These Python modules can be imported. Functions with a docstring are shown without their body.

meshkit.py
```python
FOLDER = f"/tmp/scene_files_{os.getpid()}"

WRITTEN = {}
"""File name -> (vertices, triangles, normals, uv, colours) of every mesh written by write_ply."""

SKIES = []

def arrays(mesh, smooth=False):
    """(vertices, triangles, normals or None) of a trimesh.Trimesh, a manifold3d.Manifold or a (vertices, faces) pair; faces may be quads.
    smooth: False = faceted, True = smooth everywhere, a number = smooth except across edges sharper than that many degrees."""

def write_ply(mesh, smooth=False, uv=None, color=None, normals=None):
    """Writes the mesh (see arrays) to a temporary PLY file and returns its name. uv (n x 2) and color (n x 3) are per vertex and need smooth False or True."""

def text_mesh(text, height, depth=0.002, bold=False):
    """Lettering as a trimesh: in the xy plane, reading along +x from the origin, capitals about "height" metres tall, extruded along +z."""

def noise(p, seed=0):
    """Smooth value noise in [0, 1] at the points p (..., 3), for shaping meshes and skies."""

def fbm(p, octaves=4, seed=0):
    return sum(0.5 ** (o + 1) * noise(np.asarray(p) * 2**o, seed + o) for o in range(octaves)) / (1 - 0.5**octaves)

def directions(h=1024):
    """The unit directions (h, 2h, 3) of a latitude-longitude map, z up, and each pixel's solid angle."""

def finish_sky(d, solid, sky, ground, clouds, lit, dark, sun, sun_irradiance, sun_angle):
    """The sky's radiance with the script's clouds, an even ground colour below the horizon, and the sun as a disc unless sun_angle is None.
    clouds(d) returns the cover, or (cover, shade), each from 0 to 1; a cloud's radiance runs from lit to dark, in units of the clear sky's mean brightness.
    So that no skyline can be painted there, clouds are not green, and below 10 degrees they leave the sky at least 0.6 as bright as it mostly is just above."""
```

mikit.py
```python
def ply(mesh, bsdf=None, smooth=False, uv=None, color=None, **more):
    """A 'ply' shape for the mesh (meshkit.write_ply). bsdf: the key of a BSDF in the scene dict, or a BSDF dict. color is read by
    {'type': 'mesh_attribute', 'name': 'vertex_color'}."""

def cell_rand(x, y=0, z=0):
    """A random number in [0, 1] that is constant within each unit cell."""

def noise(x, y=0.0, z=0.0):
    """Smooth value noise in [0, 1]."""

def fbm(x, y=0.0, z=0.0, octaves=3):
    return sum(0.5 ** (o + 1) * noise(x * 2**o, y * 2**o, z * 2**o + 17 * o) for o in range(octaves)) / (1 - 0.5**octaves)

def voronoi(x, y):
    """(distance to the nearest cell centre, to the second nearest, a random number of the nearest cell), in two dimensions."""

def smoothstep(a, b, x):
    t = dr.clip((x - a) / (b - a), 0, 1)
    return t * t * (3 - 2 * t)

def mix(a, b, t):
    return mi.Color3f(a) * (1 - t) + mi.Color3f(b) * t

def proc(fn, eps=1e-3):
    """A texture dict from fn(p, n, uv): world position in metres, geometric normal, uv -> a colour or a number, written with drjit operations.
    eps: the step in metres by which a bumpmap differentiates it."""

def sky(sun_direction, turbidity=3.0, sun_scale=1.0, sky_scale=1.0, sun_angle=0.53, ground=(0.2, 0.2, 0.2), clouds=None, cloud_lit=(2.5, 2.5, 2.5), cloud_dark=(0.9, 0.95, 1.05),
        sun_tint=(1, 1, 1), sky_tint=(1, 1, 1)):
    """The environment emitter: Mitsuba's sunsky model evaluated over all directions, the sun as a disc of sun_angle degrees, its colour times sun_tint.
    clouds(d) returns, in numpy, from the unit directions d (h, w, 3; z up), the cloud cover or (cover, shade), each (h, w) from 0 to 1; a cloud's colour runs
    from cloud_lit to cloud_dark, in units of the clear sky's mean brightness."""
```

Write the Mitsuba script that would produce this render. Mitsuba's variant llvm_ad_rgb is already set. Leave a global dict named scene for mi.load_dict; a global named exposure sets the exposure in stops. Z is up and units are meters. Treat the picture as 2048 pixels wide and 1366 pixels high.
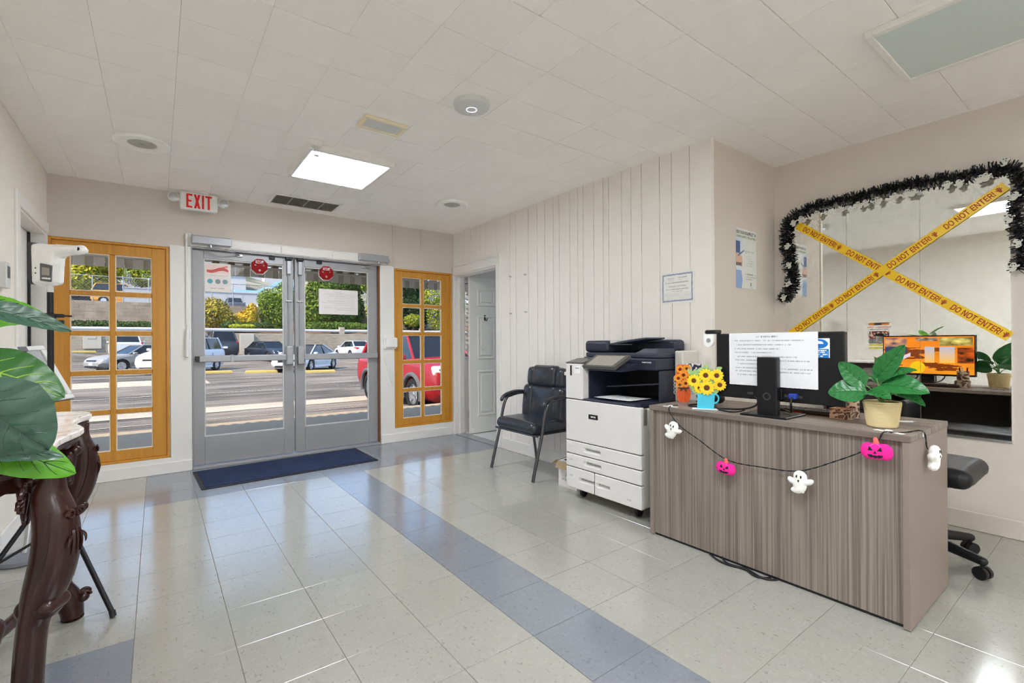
import math, random
import numpy as np, trimesh, drjit as dr
import mitsuba as mi
import mikit, meshkit
from mikit import proc, noise, fbm, voronoi, cell_rand, smoothstep, mix
import manifold3d as m3
from shapely.geometry import Polygon, Point, LineString, box as sbox
from shapely import affinity
T = mi.ScalarTransform4f
PI = math.pi
scene, labels = {}, {}
random.seed(7)
RNG = np.random.default_rng(11)

# ------------------------------------------------------------------ camera, sky, big lamps, exposure
exposure = 0.46
EYE = np.array([0.0, 0.0, 1.1166])
YAW, ROLL = 0.643, 0.0065
_f = np.array([math.sin(YAW), math.cos(YAW), 0.0])
_r = np.array([math.cos(YAW), -math.sin(YAW), 0.0])
_u = math.sin(ROLL) * _r + math.cos(ROLL) * np.array([0, 0, 1.0])
scene['camera'] = {'type': 'perspective', 'fov_axis': 'x', 'fov': 2 * math.degrees(math.atan(1024 / 947.34)),
                   'to_world': T().look_at(origin=EYE.tolist(), target=(EYE + _f).tolist(), up=_u.tolist()),
                   'principal_point_offset_y': -0.00256, 'near_clip': 0.01, 'far_clip': 2000.0}
SUN = (-0.62, -0.26, 0.74)
def _clouds(d):
    c = meshkit.fbm(d * np.array([3.0, 3.0, 7.0]), 5, 3)
    return np.clip((c - 0.52) * 4, 0, 1) * np.clip(d[..., 2] * 6, 0, 1) * 0.5
scene['sky'] = mikit.sky(SUN, turbidity=3.0, sun_scale=2.9, sky_scale=8.2, ground=(0.22, 0.21, 0.2), clouds=_clouds)
LAMP_FRONT, LAMP_DESK, LAMP_BACK = (20.0, 21.0, 22.4), (15.0, 15.6, 16.4), (10.0, 10.5, 11.0)

# room planes (metres): the front wall, left wall, panelled wall, mirror wall, return wall, ceiling
D, R, L, H, R2, YR, YB = 5.12, 2.9336, -0.6824, 2.467, 3.84, 1.717, -3.2

# ------------------------------------------------------------------ materials
def rgb(*c):
    if len(c) == 1: c = (c[0],) * 3
    return {'type': 'rgb', 'value': [float(x) for x in c]}
def s2l(r, g, b):
    return tuple(((x / 255) / 12.92 if x < 10 else ((x / 255 + 0.055) / 1.055) ** 2.4) for x in (r, g, b))
def pri(color, rough=0.5, metal=0.0, spec=0.5, coat=0.0, sheen=0.0, coat_gloss=0.9):
    d = {'type': 'principled', 'base_color': color if isinstance(color, dict) else rgb(*color), 'roughness': float(rough), 'metallic': float(metal), 'specular': float(spec)}
    if coat: d['clearcoat'] = float(coat); d['clearcoat_gloss'] = float(coat_gloss)
    if sheen: d['sheen'] = float(sheen)
    return {'type': 'twosided', 'b': d}
def mat(name, *a, **k):
    scene['m_' + name] = pri(*a, **k)
def M(name): return 'm_' + name

# ------------------------------------------------------------------ mesh helpers
V = lambda *a: np.array(a, float)
def cat(*ms):
    out = []
    for m in ms:
        if isinstance(m, (list, tuple)): out += list(m)
        else: out.append(m)
    return trimesh.util.concatenate(out)
def bx(x0, x1, y0, y1, z0, z1, b=0.0):
    x0, x1 = sorted((x0, x1)); y0, y1 = sorted((y0, y1)); z0, z1 = sorted((z0, z1))
    if b <= 0:
        m = trimesh.creation.box(extents=(x1 - x0, y1 - y0, z1 - z0)); m.apply_translation(((x0 + x1) / 2, (y0 + y1) / 2, (z0 + z1) / 2)); return m
    b = min(b, (x1 - x0) * .45, (y1 - y0) * .45, (z1 - z0) * .45)
    P = []
    for X, sx in ((x0, 1), (x1, -1)):
        for Y, sy in ((y0, 1), (y1, -1)):
            for Z, sz in ((z0, 1), (z1, -1)):
                P += [(X, Y + sy * b, Z + sz * b), (X + sx * b, Y, Z + sz * b), (X + sx * b, Y + sy * b, Z)]
    return trimesh.convex.convex_hull(np.array(P))
def hull(P): return trimesh.convex.convex_hull(np.array(P, float))
_ICO = np.array(trimesh.creation.icosphere(subdivisions=2).vertices)
_ICO1 = np.array(trimesh.creation.icosphere(subdivisions=1).vertices)
def rbx(x0, x1, y0, y1, z0, z1, r, fine=True):
    """box with round edges"""
    S = _ICO if fine else _ICO1
    x0, x1 = sorted((x0, x1)); y0, y1 = sorted((y0, y1)); z0, z1 = sorted((z0, z1))
    r = min(r, (x1 - x0) * .499, (y1 - y0) * .499, (z1 - z0) * .499)
    P = [S * r + (X, Y, Z) for X in (x0 + r, x1 - r) for Y in (y0 + r, y1 - r) for Z in (z0 + r, z1 - r)]
    return hull(np.vstack(P))
def balls(pts, radii, fine=False):
    S = _ICO if fine else _ICO1
    return hull(np.vstack([S * r + np.array(p) for p, r in zip(pts, radii)]))
def basis(t, up=(0, 0, 1.0)):
    t = t / (np.linalg.norm(t) + 1e-12)
    u = np.array(up, float)
    if abs(t @ u) > 0.97: u = V(1, 0, 0)
    a = np.cross(u, t); a /= np.linalg.norm(a)
    return a, np.cross(t, a)
def tube(pts, r, n=8, caps=True, squash=1.0, up=(0, 0, 1.0)):
    pts = np.array(pts, float); r = np.broadcast_to(r, (len(pts),))
    tg = np.gradient(pts, axis=0) if len(pts) > 2 else np.repeat([pts[1] - pts[0]], 2, 0)
    a, b = basis(tg[0], up)
    ang = np.arange(n) * 2 * PI / n
    rings = []
    for p, t, rr in zip(pts, tg, r):
        t = t / (np.linalg.norm(t) + 1e-12)
        a = a - t * (a @ t); a /= np.linalg.norm(a) + 1e-12; b = np.cross(t, a)
        rings.append(p + rr * (np.cos(ang)[:, None] * a + squash * np.sin(ang)[:, None] * b))
    v = np.vstack(rings); k = len(pts)
    f = []
    for i in range(k - 1):
        for j in range(n):
            A, B, C_, D_ = i * n + j, i * n + (j + 1) % n, (i + 1) * n + (j + 1) % n, (i + 1) * n + j
            f += [(A, B, C_), (A, C_, D_)]
    if caps:
        v = np.vstack([v, pts[0], pts[-1]]); c0, c1 = k * n, k * n + 1
        for j in range(n):
            f += [(c0, (j + 1) % n, j), (c1, (k - 1) * n + j, (k - 1) * n + (j + 1) % n)]
    return trimesh.Trimesh(v, f, process=False)
def spline(P, n=24):
    from scipy.interpolate import CubicSpline
    P = np.array(P, float); t = np.r_[0, np.cumsum(np.linalg.norm(np.diff(P[:, :3], axis=0), axis=1) + 1e-6)]
    return CubicSpline(t, P)(np.linspace(0, t[-1], n))
def lathe(prof, n=32, c=(0, 0, 0), axis='z'):
    """prof: (radius, height) from bottom to top, closed with caps where radius > 0"""
    prof = [tuple(p) for p in prof]
    if prof[0][0] > 1e-6: prof = [(0, prof[0][1])] + prof
    if prof[-1][0] > 1e-6: prof = prof + [(0, prof[-1][1])]
    m = trimesh.creation.revolve(np.array(prof, float), sections=n)
    if axis == 'x': m.apply_transform(trimesh.transformations.rotation_matrix(PI / 2, [0, 1, 0]))
    if axis == 'y': m.apply_transform(trimesh.transformations.rotation_matrix(-PI / 2, [1, 0, 0]))
    if axis == '-z': m.apply_transform(trimesh.transformations.rotation_matrix(PI, [1, 0, 0]))
    if axis == '-x': m.apply_transform(trimesh.transformations.rotation_matrix(-PI / 2, [0, 1, 0]))
    m.apply_translation(c); return m
def extr(poly, h):
    if not isinstance(poly, Polygon) and not hasattr(poly, 'geoms'): poly = Polygon(poly)
    return cat([trimesh.creation.extrude_polygon(g, h, engine='earcut') for g in getattr(poly, 'geoms', [poly])])
def frame_to(m, o, ex, ey, ez):
    """maps local x, y, z of the mesh to the given axes and origin"""
    A = np.eye(4); A[:3, 0], A[:3, 1], A[:3, 2], A[:3, 3] = ex, ey, ez, o
    m = m.copy(); m.apply_transform(A); return m
def xf(m, loc=(0, 0, 0), rz=0.0, sc=1.0, rx=0.0, ry=0.0):
    m = m.copy()
    A = trimesh.transformations
    M_ = A.translation_matrix(loc) @ A.rotation_matrix(rz, [0, 0, 1]) @ A.rotation_matrix(ry, [0, 1, 0]) @ A.rotation_matrix(rx, [1, 0, 0]) @ np.diag([sc, sc, sc, 1])
    m.apply_transform(M_); return m
def boo(a, b, op='-'):
    def mm(t):
        t = t.copy(); t.merge_vertices()
        return m3.Manifold(m3.Mesh(np.array(t.vertices, np.float32), np.array(t.faces, np.uint32)))
    A, B = mm(a), mm(b)
    r = A - B if op == '-' else A + B if op == '+' else A ^ B
    q = r.to_mesh()
    return trimesh.Trimesh(q.vert_properties[:, :3], q.tri_verts, process=False)
def inflate(poly, thick, step, power=0.5, flat_back=False):
    """a stuffed shape: the outline in xy, swollen in z"""
    from scipy.spatial import Delaunay
    poly = poly.buffer(0); minx, miny, maxx, maxy = poly.bounds
    ring = np.array(poly.exterior.segmentize(step).coords)[:-1]
    gx, gy = np.meshgrid(np.arange(minx, maxx, step), np.arange(miny, maxy, step))
    pin = [p for p in np.c_[gx.ravel(), gy.ravel()] if poly.contains(Point(p)) and poly.exterior.distance(Point(p)) > step * .5]
    pts = np.vstack([ring, np.array(pin)]); n = len(ring)
    tri = Delaunay(pts).simplices
    tri = np.array([t for t in tri if poly.contains(Point(pts[t].mean(0)))])
    d = np.array([poly.exterior.distance(Point(p)) for p in pts]); d[:n] = 0
    dm = d.max()
    h = thick / 2 * np.clip(1 - (1 - np.clip(d / (dm * .8), 0, 1)) ** 2, 0, 1) ** power
    a = pts[tri[:, 1]] - pts[tri[:, 0]]; b = pts[tri[:, 2]] - pts[tri[:, 0]]
    flip = a[:, 0] * b[:, 1] - a[:, 1] * b[:, 0] < 0
    tri[flip] = tri[flip][:, ::-1]
    N = len(pts)
    v = np.vstack([np.c_[pts, h], np.c_[pts, -h * (0.15 if flat_back else 1)]])
    return trimesh.Trimesh(v, np.vstack([tri, tri[:, ::-1] + N]), process=False)
def sheet(o, ex, ey, nx, ny, fn=None, thick=0.0, bulge=None):
    """a printed sheet: grid from o spanning ex, ey; fn(u, v) -> colours (n, 3). returns mesh, colours"""
    u, v = np.meshgrid(np.linspace(0, 1, nx), np.linspace(0, 1, ny))
    u, v = u.ravel(), v.ravel()
    o, ex, ey = map(lambda q: np.array(q, float), (o, ex, ey))
    P = o + u[:, None] * ex + v[:, None] * ey
    nrm = np.cross(ex, ey); nrm /= np.linalg.norm(nrm)
    if bulge is not None: P = P + bulge(u, v)[:, None] * nrm
    i, j = np.meshgrid(np.arange(nx - 1), np.arange(ny - 1)); a = (j * nx + i).ravel()
    f = np.vstack([np.c_[a, a + 1, a + nx + 1], np.c_[a, a + nx + 1, a + nx]])
    col = fn(u, v) if fn else np.ones((len(u), 3))
    if thick:
        n = len(P); bnd = np.r_[np.arange(nx), np.arange(1, ny) * nx + nx - 1, (ny - 1) * nx + np.arange(nx - 2, -1, -1), np.arange(ny - 2, 0, -1) * nx]
        q = np.roll(bnd, -1)
        f = np.vstack([f, f[:, ::-1] + n, np.c_[bnd, bnd + n, q], np.c_[q, bnd + n, q + n]])
        P = np.vstack([P, P - nrm * thick]); col = np.vstack([col, col * 0 + col.mean(0)])
    return trimesh.Trimesh(P, f, process=False), col
def text(s, h, depth=0.0006, bold=True): return meshkit.text_mesh(s, h, depth, bold)
def centred(m):
    m = m.copy(); b = m.bounds; m.apply_translation((-(b[0][0] + b[1][0]) / 2, -(b[0][1] + b[1][1]) / 2, 0)); return m

# ------------------------------------------------------------------ scene entries
def uniq(key):
    if key not in scene and key not in _roots: return key
    i = 1
    while f'{key}_{i:03d}' in scene or f'{key}_{i:03d}' in _roots: i += 1
    return f'{key}_{i:03d}'
_roots = set()
def put(key, mesh, m, smooth=False, color=None, **more):
    key = uniq(key)
    scene[key] = mikit.ply(mesh, M(m) if isinstance(m, str) else m, smooth=smooth, color=color, **more)
    return key
def part(parent, name, mesh, m, smooth=False, color=None, label=None, kind=None, **more):
    k = put(parent + '__' + name, mesh, m, smooth, color, **more)
    if label or kind:
        labels[k] = {}
        if label: labels[k]['label'] = label
        if kind: labels[k]['kind'] = kind
    return k
def copy_part(parent, name, src, tw):
    k = uniq(parent + '__' + name); scene[k] = {**(scene[src] if isinstance(src, str) else src), 'to_world': tw}; return k
def thing(name, label, cat_, group=None):
    k = uniq(name); _roots.add(k)
    labels[k] = {'label': label, 'category': cat_}
    if group: labels[k]['group'] = group
    return k
def tag(k, label, cat_, group=None, kind=None):
    labels[k] = {'label': label, 'category': cat_}
    if group: labels[k]['group'] = group
    if kind: labels[k]['kind'] = kind
    return k
def struct(name, mesh=None, m=None, label=None, smooth=False, **k):
    n = put(name, mesh, m, smooth, **k) if mesh is not None else uniq(name)
    _roots.add(n)
    labels[n] = {'kind': 'structure'}
    if label: labels[n]['label'] = label
    return n
# ================================================================== ROOM
def wallpaint(base, amp=0.03):
    def fn(p, n, uv):
        v = fbm(p.x * 9 + p.y * 9, p.z * 9, 0.0, 2)
        return mi.Color3f(*base) * (1 - amp + 2 * amp * v)
    return proc(fn)
mat('wall', s2l(212, 204, 195), 0.6, spec=0.3)
mat('panel', s2l(238, 233, 227), 0.45, spec=0.35)
mat('white', s2l(232, 230, 226), 0.4, spec=0.4)
mat('white_gloss', s2l(238, 238, 236), 0.22, spec=0.5)
mat('ceil', s2l(242, 239, 235), 0.75, spec=0.2)
mat('ceil_b', s2l(240, 237, 233), 0.75, spec=0.2)
mat('gap', s2l(170, 163, 154), 0.8, spec=0.2)
mat('joint', s2l(120, 113, 104), 0.8, spec=0.2)
mat('groove', s2l(200, 190, 178), 0.8, spec=0.2)
mat('black', (0.008, 0.008, 0.010), 0.45, spec=.4)
mat('blackgloss', (0.008, 0.008, 0.01), 0.12)
mat('dark', (0.03, 0.03, 0.034), 0.5)
mat('steel', (0.55, 0.56, 0.57), 0.35, metal=0.9)
mat('alu', s2l(160, 161, 164), 0.42, metal=0.25)
mat('alu2', s2l(168, 171, 176), 0.35, metal=0.5)
mat('grey', s2l(150, 152, 152), 0.5)
mat('lightgrey', s2l(205, 206, 204), 0.5)
mat('red', s2l(138, 4, 10), 0.6, spec=.2)
mat('whitetxt', s2l(245, 245, 245), 0.5)
mat('print', {'type': 'mesh_attribute', 'name': 'vertex_color'}, 0.55, spec=0.3)
mat('printgloss', {'type': 'mesh_attribute', 'name': 'vertex_color'}, 0.2, spec=0.5)
scene['m_glass'] = {'type': 'thindielectric', 'int_ior': 1.22}

# floor tiles: vinyl squares laid one by one; a grey band along two sides and before the doors
def vinyl(base, fleck, light):
    def fn(p, n, uv):
        f1 = smoothstep(0.70, 0.80, noise(p.x * 80, p.y * 130, 1.0)) * 0.5
        f2 = smoothstep(0.86, 0.92, noise(p.x * 150 + 40, p.y * 95, 5.0))
        c = cell_rand(dr.floor((p.x - 1.1433) / 0.3048), dr.floor((p.y - 2.3149) / 0.3048), 3.0)
        v = 0.96 + 0.05 * c + 0.05 * (fbm(p.x * 7, p.y * 7, 0.0, 3) - 0.5)
        col = mix(mi.Color3f(*base) * v, mi.Color3f(*light), f1 * 0.35)
        return mix(col, mi.Color3f(*fleck), f2 * 0.4)
    return proc(fn)
for nm, a in (('tile', (s2l(152, 152, 145), s2l(100, 94, 84), s2l(172, 170, 164))), ('tilegrey', (s2l(118, 124, 132), s2l(84, 88, 98), s2l(136, 142, 150)))):
    scene['m_' + nm] = {'type': 'twosided', 'b': {'type': 'principled', 'base_color': vinyl(*a), 'roughness': 0.17, 'specular': 1.0, 'clearcoat': 1.0, 'clearcoat_gloss': 0.94}}
fl = struct('floor', bx(L - 1.6, R2 + 1.6, YB, D + 0.02, -0.12, -0.0025), 'joint')
TS, TX0, TY0 = 0.3048, 1.1433, 2.3149
tile_t = bx(0.0008, TS - 0.0008, 0.0008, TS - 0.0008, -0.02, 0, 0.0012)
tdict = {c: mikit.ply(tile_t, M(c)) for c in ('tile', 'tilegrey')}
rest = {'tile': [], 'tilegrey': []}
cells = []
for i in range(-7, 10):
    for j in range(-18, 10):
        x, y = TX0 + i * TS, TY0 + j * TS
        if x + TS < L - 0.02 or x > R2 or y > D or y + TS < YB: continue
        if y >= YR - .05 and x > R + 0.12: continue
        cells.append((i, j, x, y))
def _seen(c):
    x, y = c[2] + .15, c[3] + .15
    d = x * _f[0] + y * _f[1]; r = x * _r[0] + y * _r[1]
    return d > 0.9 and abs(r / d) < 1.3
for i, j, x, y in sorted(cells, key=lambda c: not _seen(c)):
    kind = 'tilegrey' if (i == 0 and j < 6) or (i == -5 and j < 0) or (j >= 6 and i >= -4) else 'tile'
    x1, y1, x0 = min(x + TS, R2 if y < YR else R + .12), min(y + TS, D), max(x, L)
    full = x1 - x > TS - 1e-6 and y1 - y > TS - 1e-6 and x0 == x
    if _seen((i, j, x, y)):
        k = uniq('floor__tile')
        if full: scene[k] = {**tdict[kind], 'to_world': T().translate([x, y, 0]).translate([TS / 2, TS / 2, 0]).rotate([1, 0, 0], RNG.normal(0, .035)).rotate([0, 1, 0], RNG.normal(0, .035)).translate([-TS / 2, -TS / 2, 0])}
        else: scene[k] = mikit.ply(bx(x0 + .0008, x1 - .0008, y + .0008, y1 - .0008, -.02, 0, .0012), M(kind))
    else:
        rest[kind].append(bx(x0 + .0008, x1 - .0008, y + .0008, y1 - .0008, -.02, 0))
for c, ms in rest.items():
    if ms: part('floor', 'far_tiles' if c == 'tile' else 'far_grey_tiles', cat(ms), c, kind='stuff')

# ceiling of square panels
ce = struct('ceiling', bx(L - 1.6, R2 + 1.6, YB, D + .3, H + 0.004, H + 0.15), 'gap')
CX, CY, CX0, CY0 = 0.2965, 0.2930, 0.083, 2.664
cdict = {c: mikit.ply(bx(.0005, CX - .0005, .0013, CY - .0013, 0, .012, .0012), M(c)) for c in ('ceil', 'ceil_b')}
crest = []
for i in range(-6, 14):
    for j in range(-21, 10):
        x, y = CX0 + i * CX, CY0 + j * CY
        xm = R2 if y < YR - .02 else R
        if x + CX < L or x > xm or y > D or y + CY < YB: continue
        x0, x1, y1 = max(x, L), min(x + CX, xm + .02), min(y + CY, D)
        d = (x + .15) * _f[0] + (y + .15) * _f[1]; r = (x + .15) * _r[0] + (y + .15) * _r[1]
        if d > 1.2 and abs(r / d) < 1.35:
            k = uniq('ceiling__panel'); c = 'ceil' if RNG.random() < .6 else 'ceil_b'
            if x0 == x and x1 - x > CX - 1e-6 and y1 - y > CY - 1e-6:
                scene[k] = {**cdict[c], 'to_world': T().translate([x, y, H - 0.0005 + RNG.normal(0, .0006)]).rotate([1, 0, 0], RNG.normal(0, .05)).rotate([0, 1, 0], RNG.normal(0, .05))}
            else: scene[k] = mikit.ply(bx(x0 + .0007, x1 - .0007, y + .0007, y1 - .0007, H, H + .012, .002), M(c))
        else: crest.append(bx(x0 + .0007, x1 - .0007, y + .0007, y1 - .0007, H, H + .012))
part('ceiling', 'far_panels', cat(crest), 'ceil', kind='stuff')

# front wall: openings for the double door and the two sidelights
YF = D + 0.19
struct('wall_front', cat(bx(L - .3, 3.06, D, YF, 2.0, H + .02), bx(.09, .248, D, YF, 0, 2.0), bx(1.992, 2.162, D, YF, 0, 2.0), bx(2.912, 3.06, D, YF, 0, 2.0), bx(L - .3, L, D, YF, 0, 2.0),
    bx(L, .09, D, YF, 1.98, 2.0), bx(2.162, 2.912, D, YF, 1.98, 2.0), bx(L, .09, D, YF, 0, .135), bx(2.162, 2.912, D, YF, 0, .155)), 'wall')
# white boarding between the doors and sidelights
wt = struct('trim_1', cat(bx(.092, .247, D - .012, D, .0, 2.0, .003), bx(1.994, 2.16, D - .012, D, 0, 2.0, .003)), 'white')
struct('trim_2', cat(bx(L, .092, D - .012, D, 0, .137, .003), bx(2.16, R - .002, D - .012, D, 0, .157, .003)), 'white')
struct('baseboard_front', cat(bx(L, .247, D - .024, D - .0121, 0, .10, .004), bx(1.994, R - .03, D - .024, D - .0121, 0, .10, .004)), 'white')
# left wall with its doorway beside the front wall
mat('wall_light', s2l(230, 225, 215), .6, spec=.3)
struct('wall_left', cat(bx(L - .12, L, YB, 4.15, 0, H + .02), bx(L - .12, L, 4.15, D, 1.985, H + .02)), 'wall_light')
struct('wall_left_side', bx(L - .30, L - .121, 3.9, D, 0, H), 'white')
struct('baseboard_left', bx(L, L + .012, YB, 4.06, 0, .11, .004), 'white')
struct('trim_3', cat(bx(L - .002, L + .014, 4.06, 4.15, 0, 2.07, .004), bx(L - .002, L + .014, 4.15, D - .013, 1.985, 2.07, .004), bx(L - .12, L + .001, 4.15, 4.165, 0, 1.985), bx(L - .12, L + .001, 4.15, D - .013, 1.97, 1.985), bx(L - .12, L + .008, 5.045, D - .013, 0, 1.985, .003)), 'white')
dl = struct('door_1', bx(L - .118, L - .085, 4.17, 4.955, .01, 1.965, .002), 'white_gloss', label='white door in the left wall doorway')
part(dl, 'weatherstrip', bx(L - .11, L - .07, 4.958, 4.985, .01, 1.965, .002), 'black')
for z0, z1 in ((.2, .85), (1.0, 1.8)):
    part(dl, 'panel', bx(L - .086, L - .079, 4.28, 4.84, z0, z1, .006), 'white_gloss')
part(dl, 'handle', cat(lathe([(.026, 0), (.026, .008), (.01, .012), (.01, .05)], 20, (L - .085, 4.27, .98), 'x'), rbx(L - .045, L - .03, 4.26, 4.38, .97, .99, .007)), 'steel', 30)
# right wall: random-width grooved boards
struct('wall_right', cat(bx(R + .011, R + .122, YR + .004, 4.185, 0, H + .02), bx(R + .011, R + .122, 4.185, D, 1.95, H + .02)), 'groove')
gv = [1.717, 1.871, 2.013, 2.114, 2.274, 2.373, 2.466, 2.60, 2.659, 2.765, 2.887, 2.953, 3.053, 3.19, 3.271, 3.391, 3.501, 3.639, 3.842, 3.945, 4.185, 4.403, 4.505, 4.60, 4.707, 4.853, D]
for a, b in zip(gv[:-1], gv[1:]):
    part('wall_right', 'board', bx(R, R + .0108, a + .0024, b - .0022, 0.0 if b < 4.2 else 1.951, H + .002, .0016), 'panel')
struct('wall_return', bx(R + .0005, R2 + .15, YR, YR + .12, 0, H + .02), 'wall')
struct('trim_4', bx(R - .006, R + .034, YR - .008, YR + .0019, 0, H, .002), 'panel')
struct('wall_mirror', bx(R2, R2 + .15, YB, YR, 0, H + .02), 'wall')
struct('wall_back', bx(L - .2, R2 + .2, YB - .15, YB, 0, H + .02), 'wall')
struct('baseboard_right', bx(R - .014, R - .0002, YR, 4.10, 0, .12, .005), 'white')
struct('baseboard_mirror', bx(R2 - .014, R2, YB, YR, 0, .11, .005), 'wall')
struct('baseboard_return', bx(R + .03, R2 - .015, YR - .014, YR, 0, .11, .005), 'wall')
# casing of the doorway in the right wall
struct('trim_5', cat(bx(R - .016, R, 4.10, 4.185, 0, 2.055, .005), bx(R - .022, R, 4.10, 4.118, 0, 2.075, .004), bx(R - .016, R, 4.10, D - .013, 1.955, 2.05, .005), bx(R - .022, R, 4.10, D - .013, 2.05, 2.078, .004),
    bx(R - .002, R + .124, 4.183, 4.196, 0, 1.955), bx(R - .002, R + .124, 5.075, D - .001, 0, 1.955), bx(R - .002, R + .124, 4.19, D - .01, 1.942, 1.956), bx(R - .016, R, 5.085, D - .013, 0, 1.96, .004), bx(R + .05, R + .075, 5.062, 5.076, 0, 1.945, .002)), 'white')
# the room beyond that doorway
struct('wall_far_room', cat(bx(R + .122, 5.6, D, YF, 0, .9), bx(R + .122, 5.6, D, YF, 1.95, H), bx(R + .122, 3.1, D, YF, .9, 1.95), bx(3.95, 5.6, D, YF, .9, 1.95), bx(5.6, 5.75, 2.2, YF, 0, H), bx(R + .125, 5.75, 2.05, 2.2, 0, H)), 'white')
struct('floor_far_room', bx(R + .12, 5.6, 2.2, D, -.1, 0.001), 'lightgrey')
struct('ceiling_far_room', bx(R + .122, 5.75, 2.2, D, H - .03, H), 'white')
struct('trim_6', bx(R - .005, R + .13, 4.197, 5.074, .0002, .008, .003), 'alu2', label='metal threshold strip of the right doorway')
wf = struct('window_3', cat(bx(3.1, 3.95, D + .08, D + .13, .9, .95), bx(3.1, 3.95, D + .08, D + .13, 1.9, 1.95), bx(3.1, 3.15, D + .08, D + .13, .95, 1.9), bx(3.9, 3.95, D + .08, D + .13, .95, 1.9)), 'white')
part(wf, 'pane', bx(3.15, 3.9, D + .1, D + .101, .95, 1.9), 'glass')
for q in range(16): part(wf, 'louver', xf(bx(-.375, .375, -.025, .025, -.002, .002), (3.525, D + .05, .98 + q * .058), rx=.5), 'white')
# six-panel door standing open in that room
dr3 = struct('door_2', bx(R + .13, R + .93, 4.95, 4.985, .012, 1.935, .002), 'white', label='open white six-panel door beyond the right doorway')
for (u0, u1) in ((.11, .37), (.43, .69)):
    for (z0, z1) in ((.22, .78), (.92, 1.46), (1.58, 1.80)):
        x0, x1 = R + .13 + u0, R + .13 + u1
        part(dr3, 'panel', cat(bx(x0, x1, 4.938, 4.951, z0, z0 + .022, .006), bx(x0, x1, 4.938, 4.951, z1 - .022, z1, .006), bx(x0, x0 + .022, 4.938, 4.951, z0, z1, .006), bx(x1 - .022, x1, 4.938, 4.951, z0, z1, .006), bx(x0 + .045, x1 - .045, 4.939, 4.951, z0 + .045, z1 - .045, .010)), 'white')
for z in (.2, 1.0, 1.72): part(dr3, 'hinge', cat(bx(R + .118, R + .135, 4.975, 4.992, z, z + .09), lathe([(.008, z), (.008, z + .1)], 12, (R + .127, 4.995, 0))), 'steel')
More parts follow.
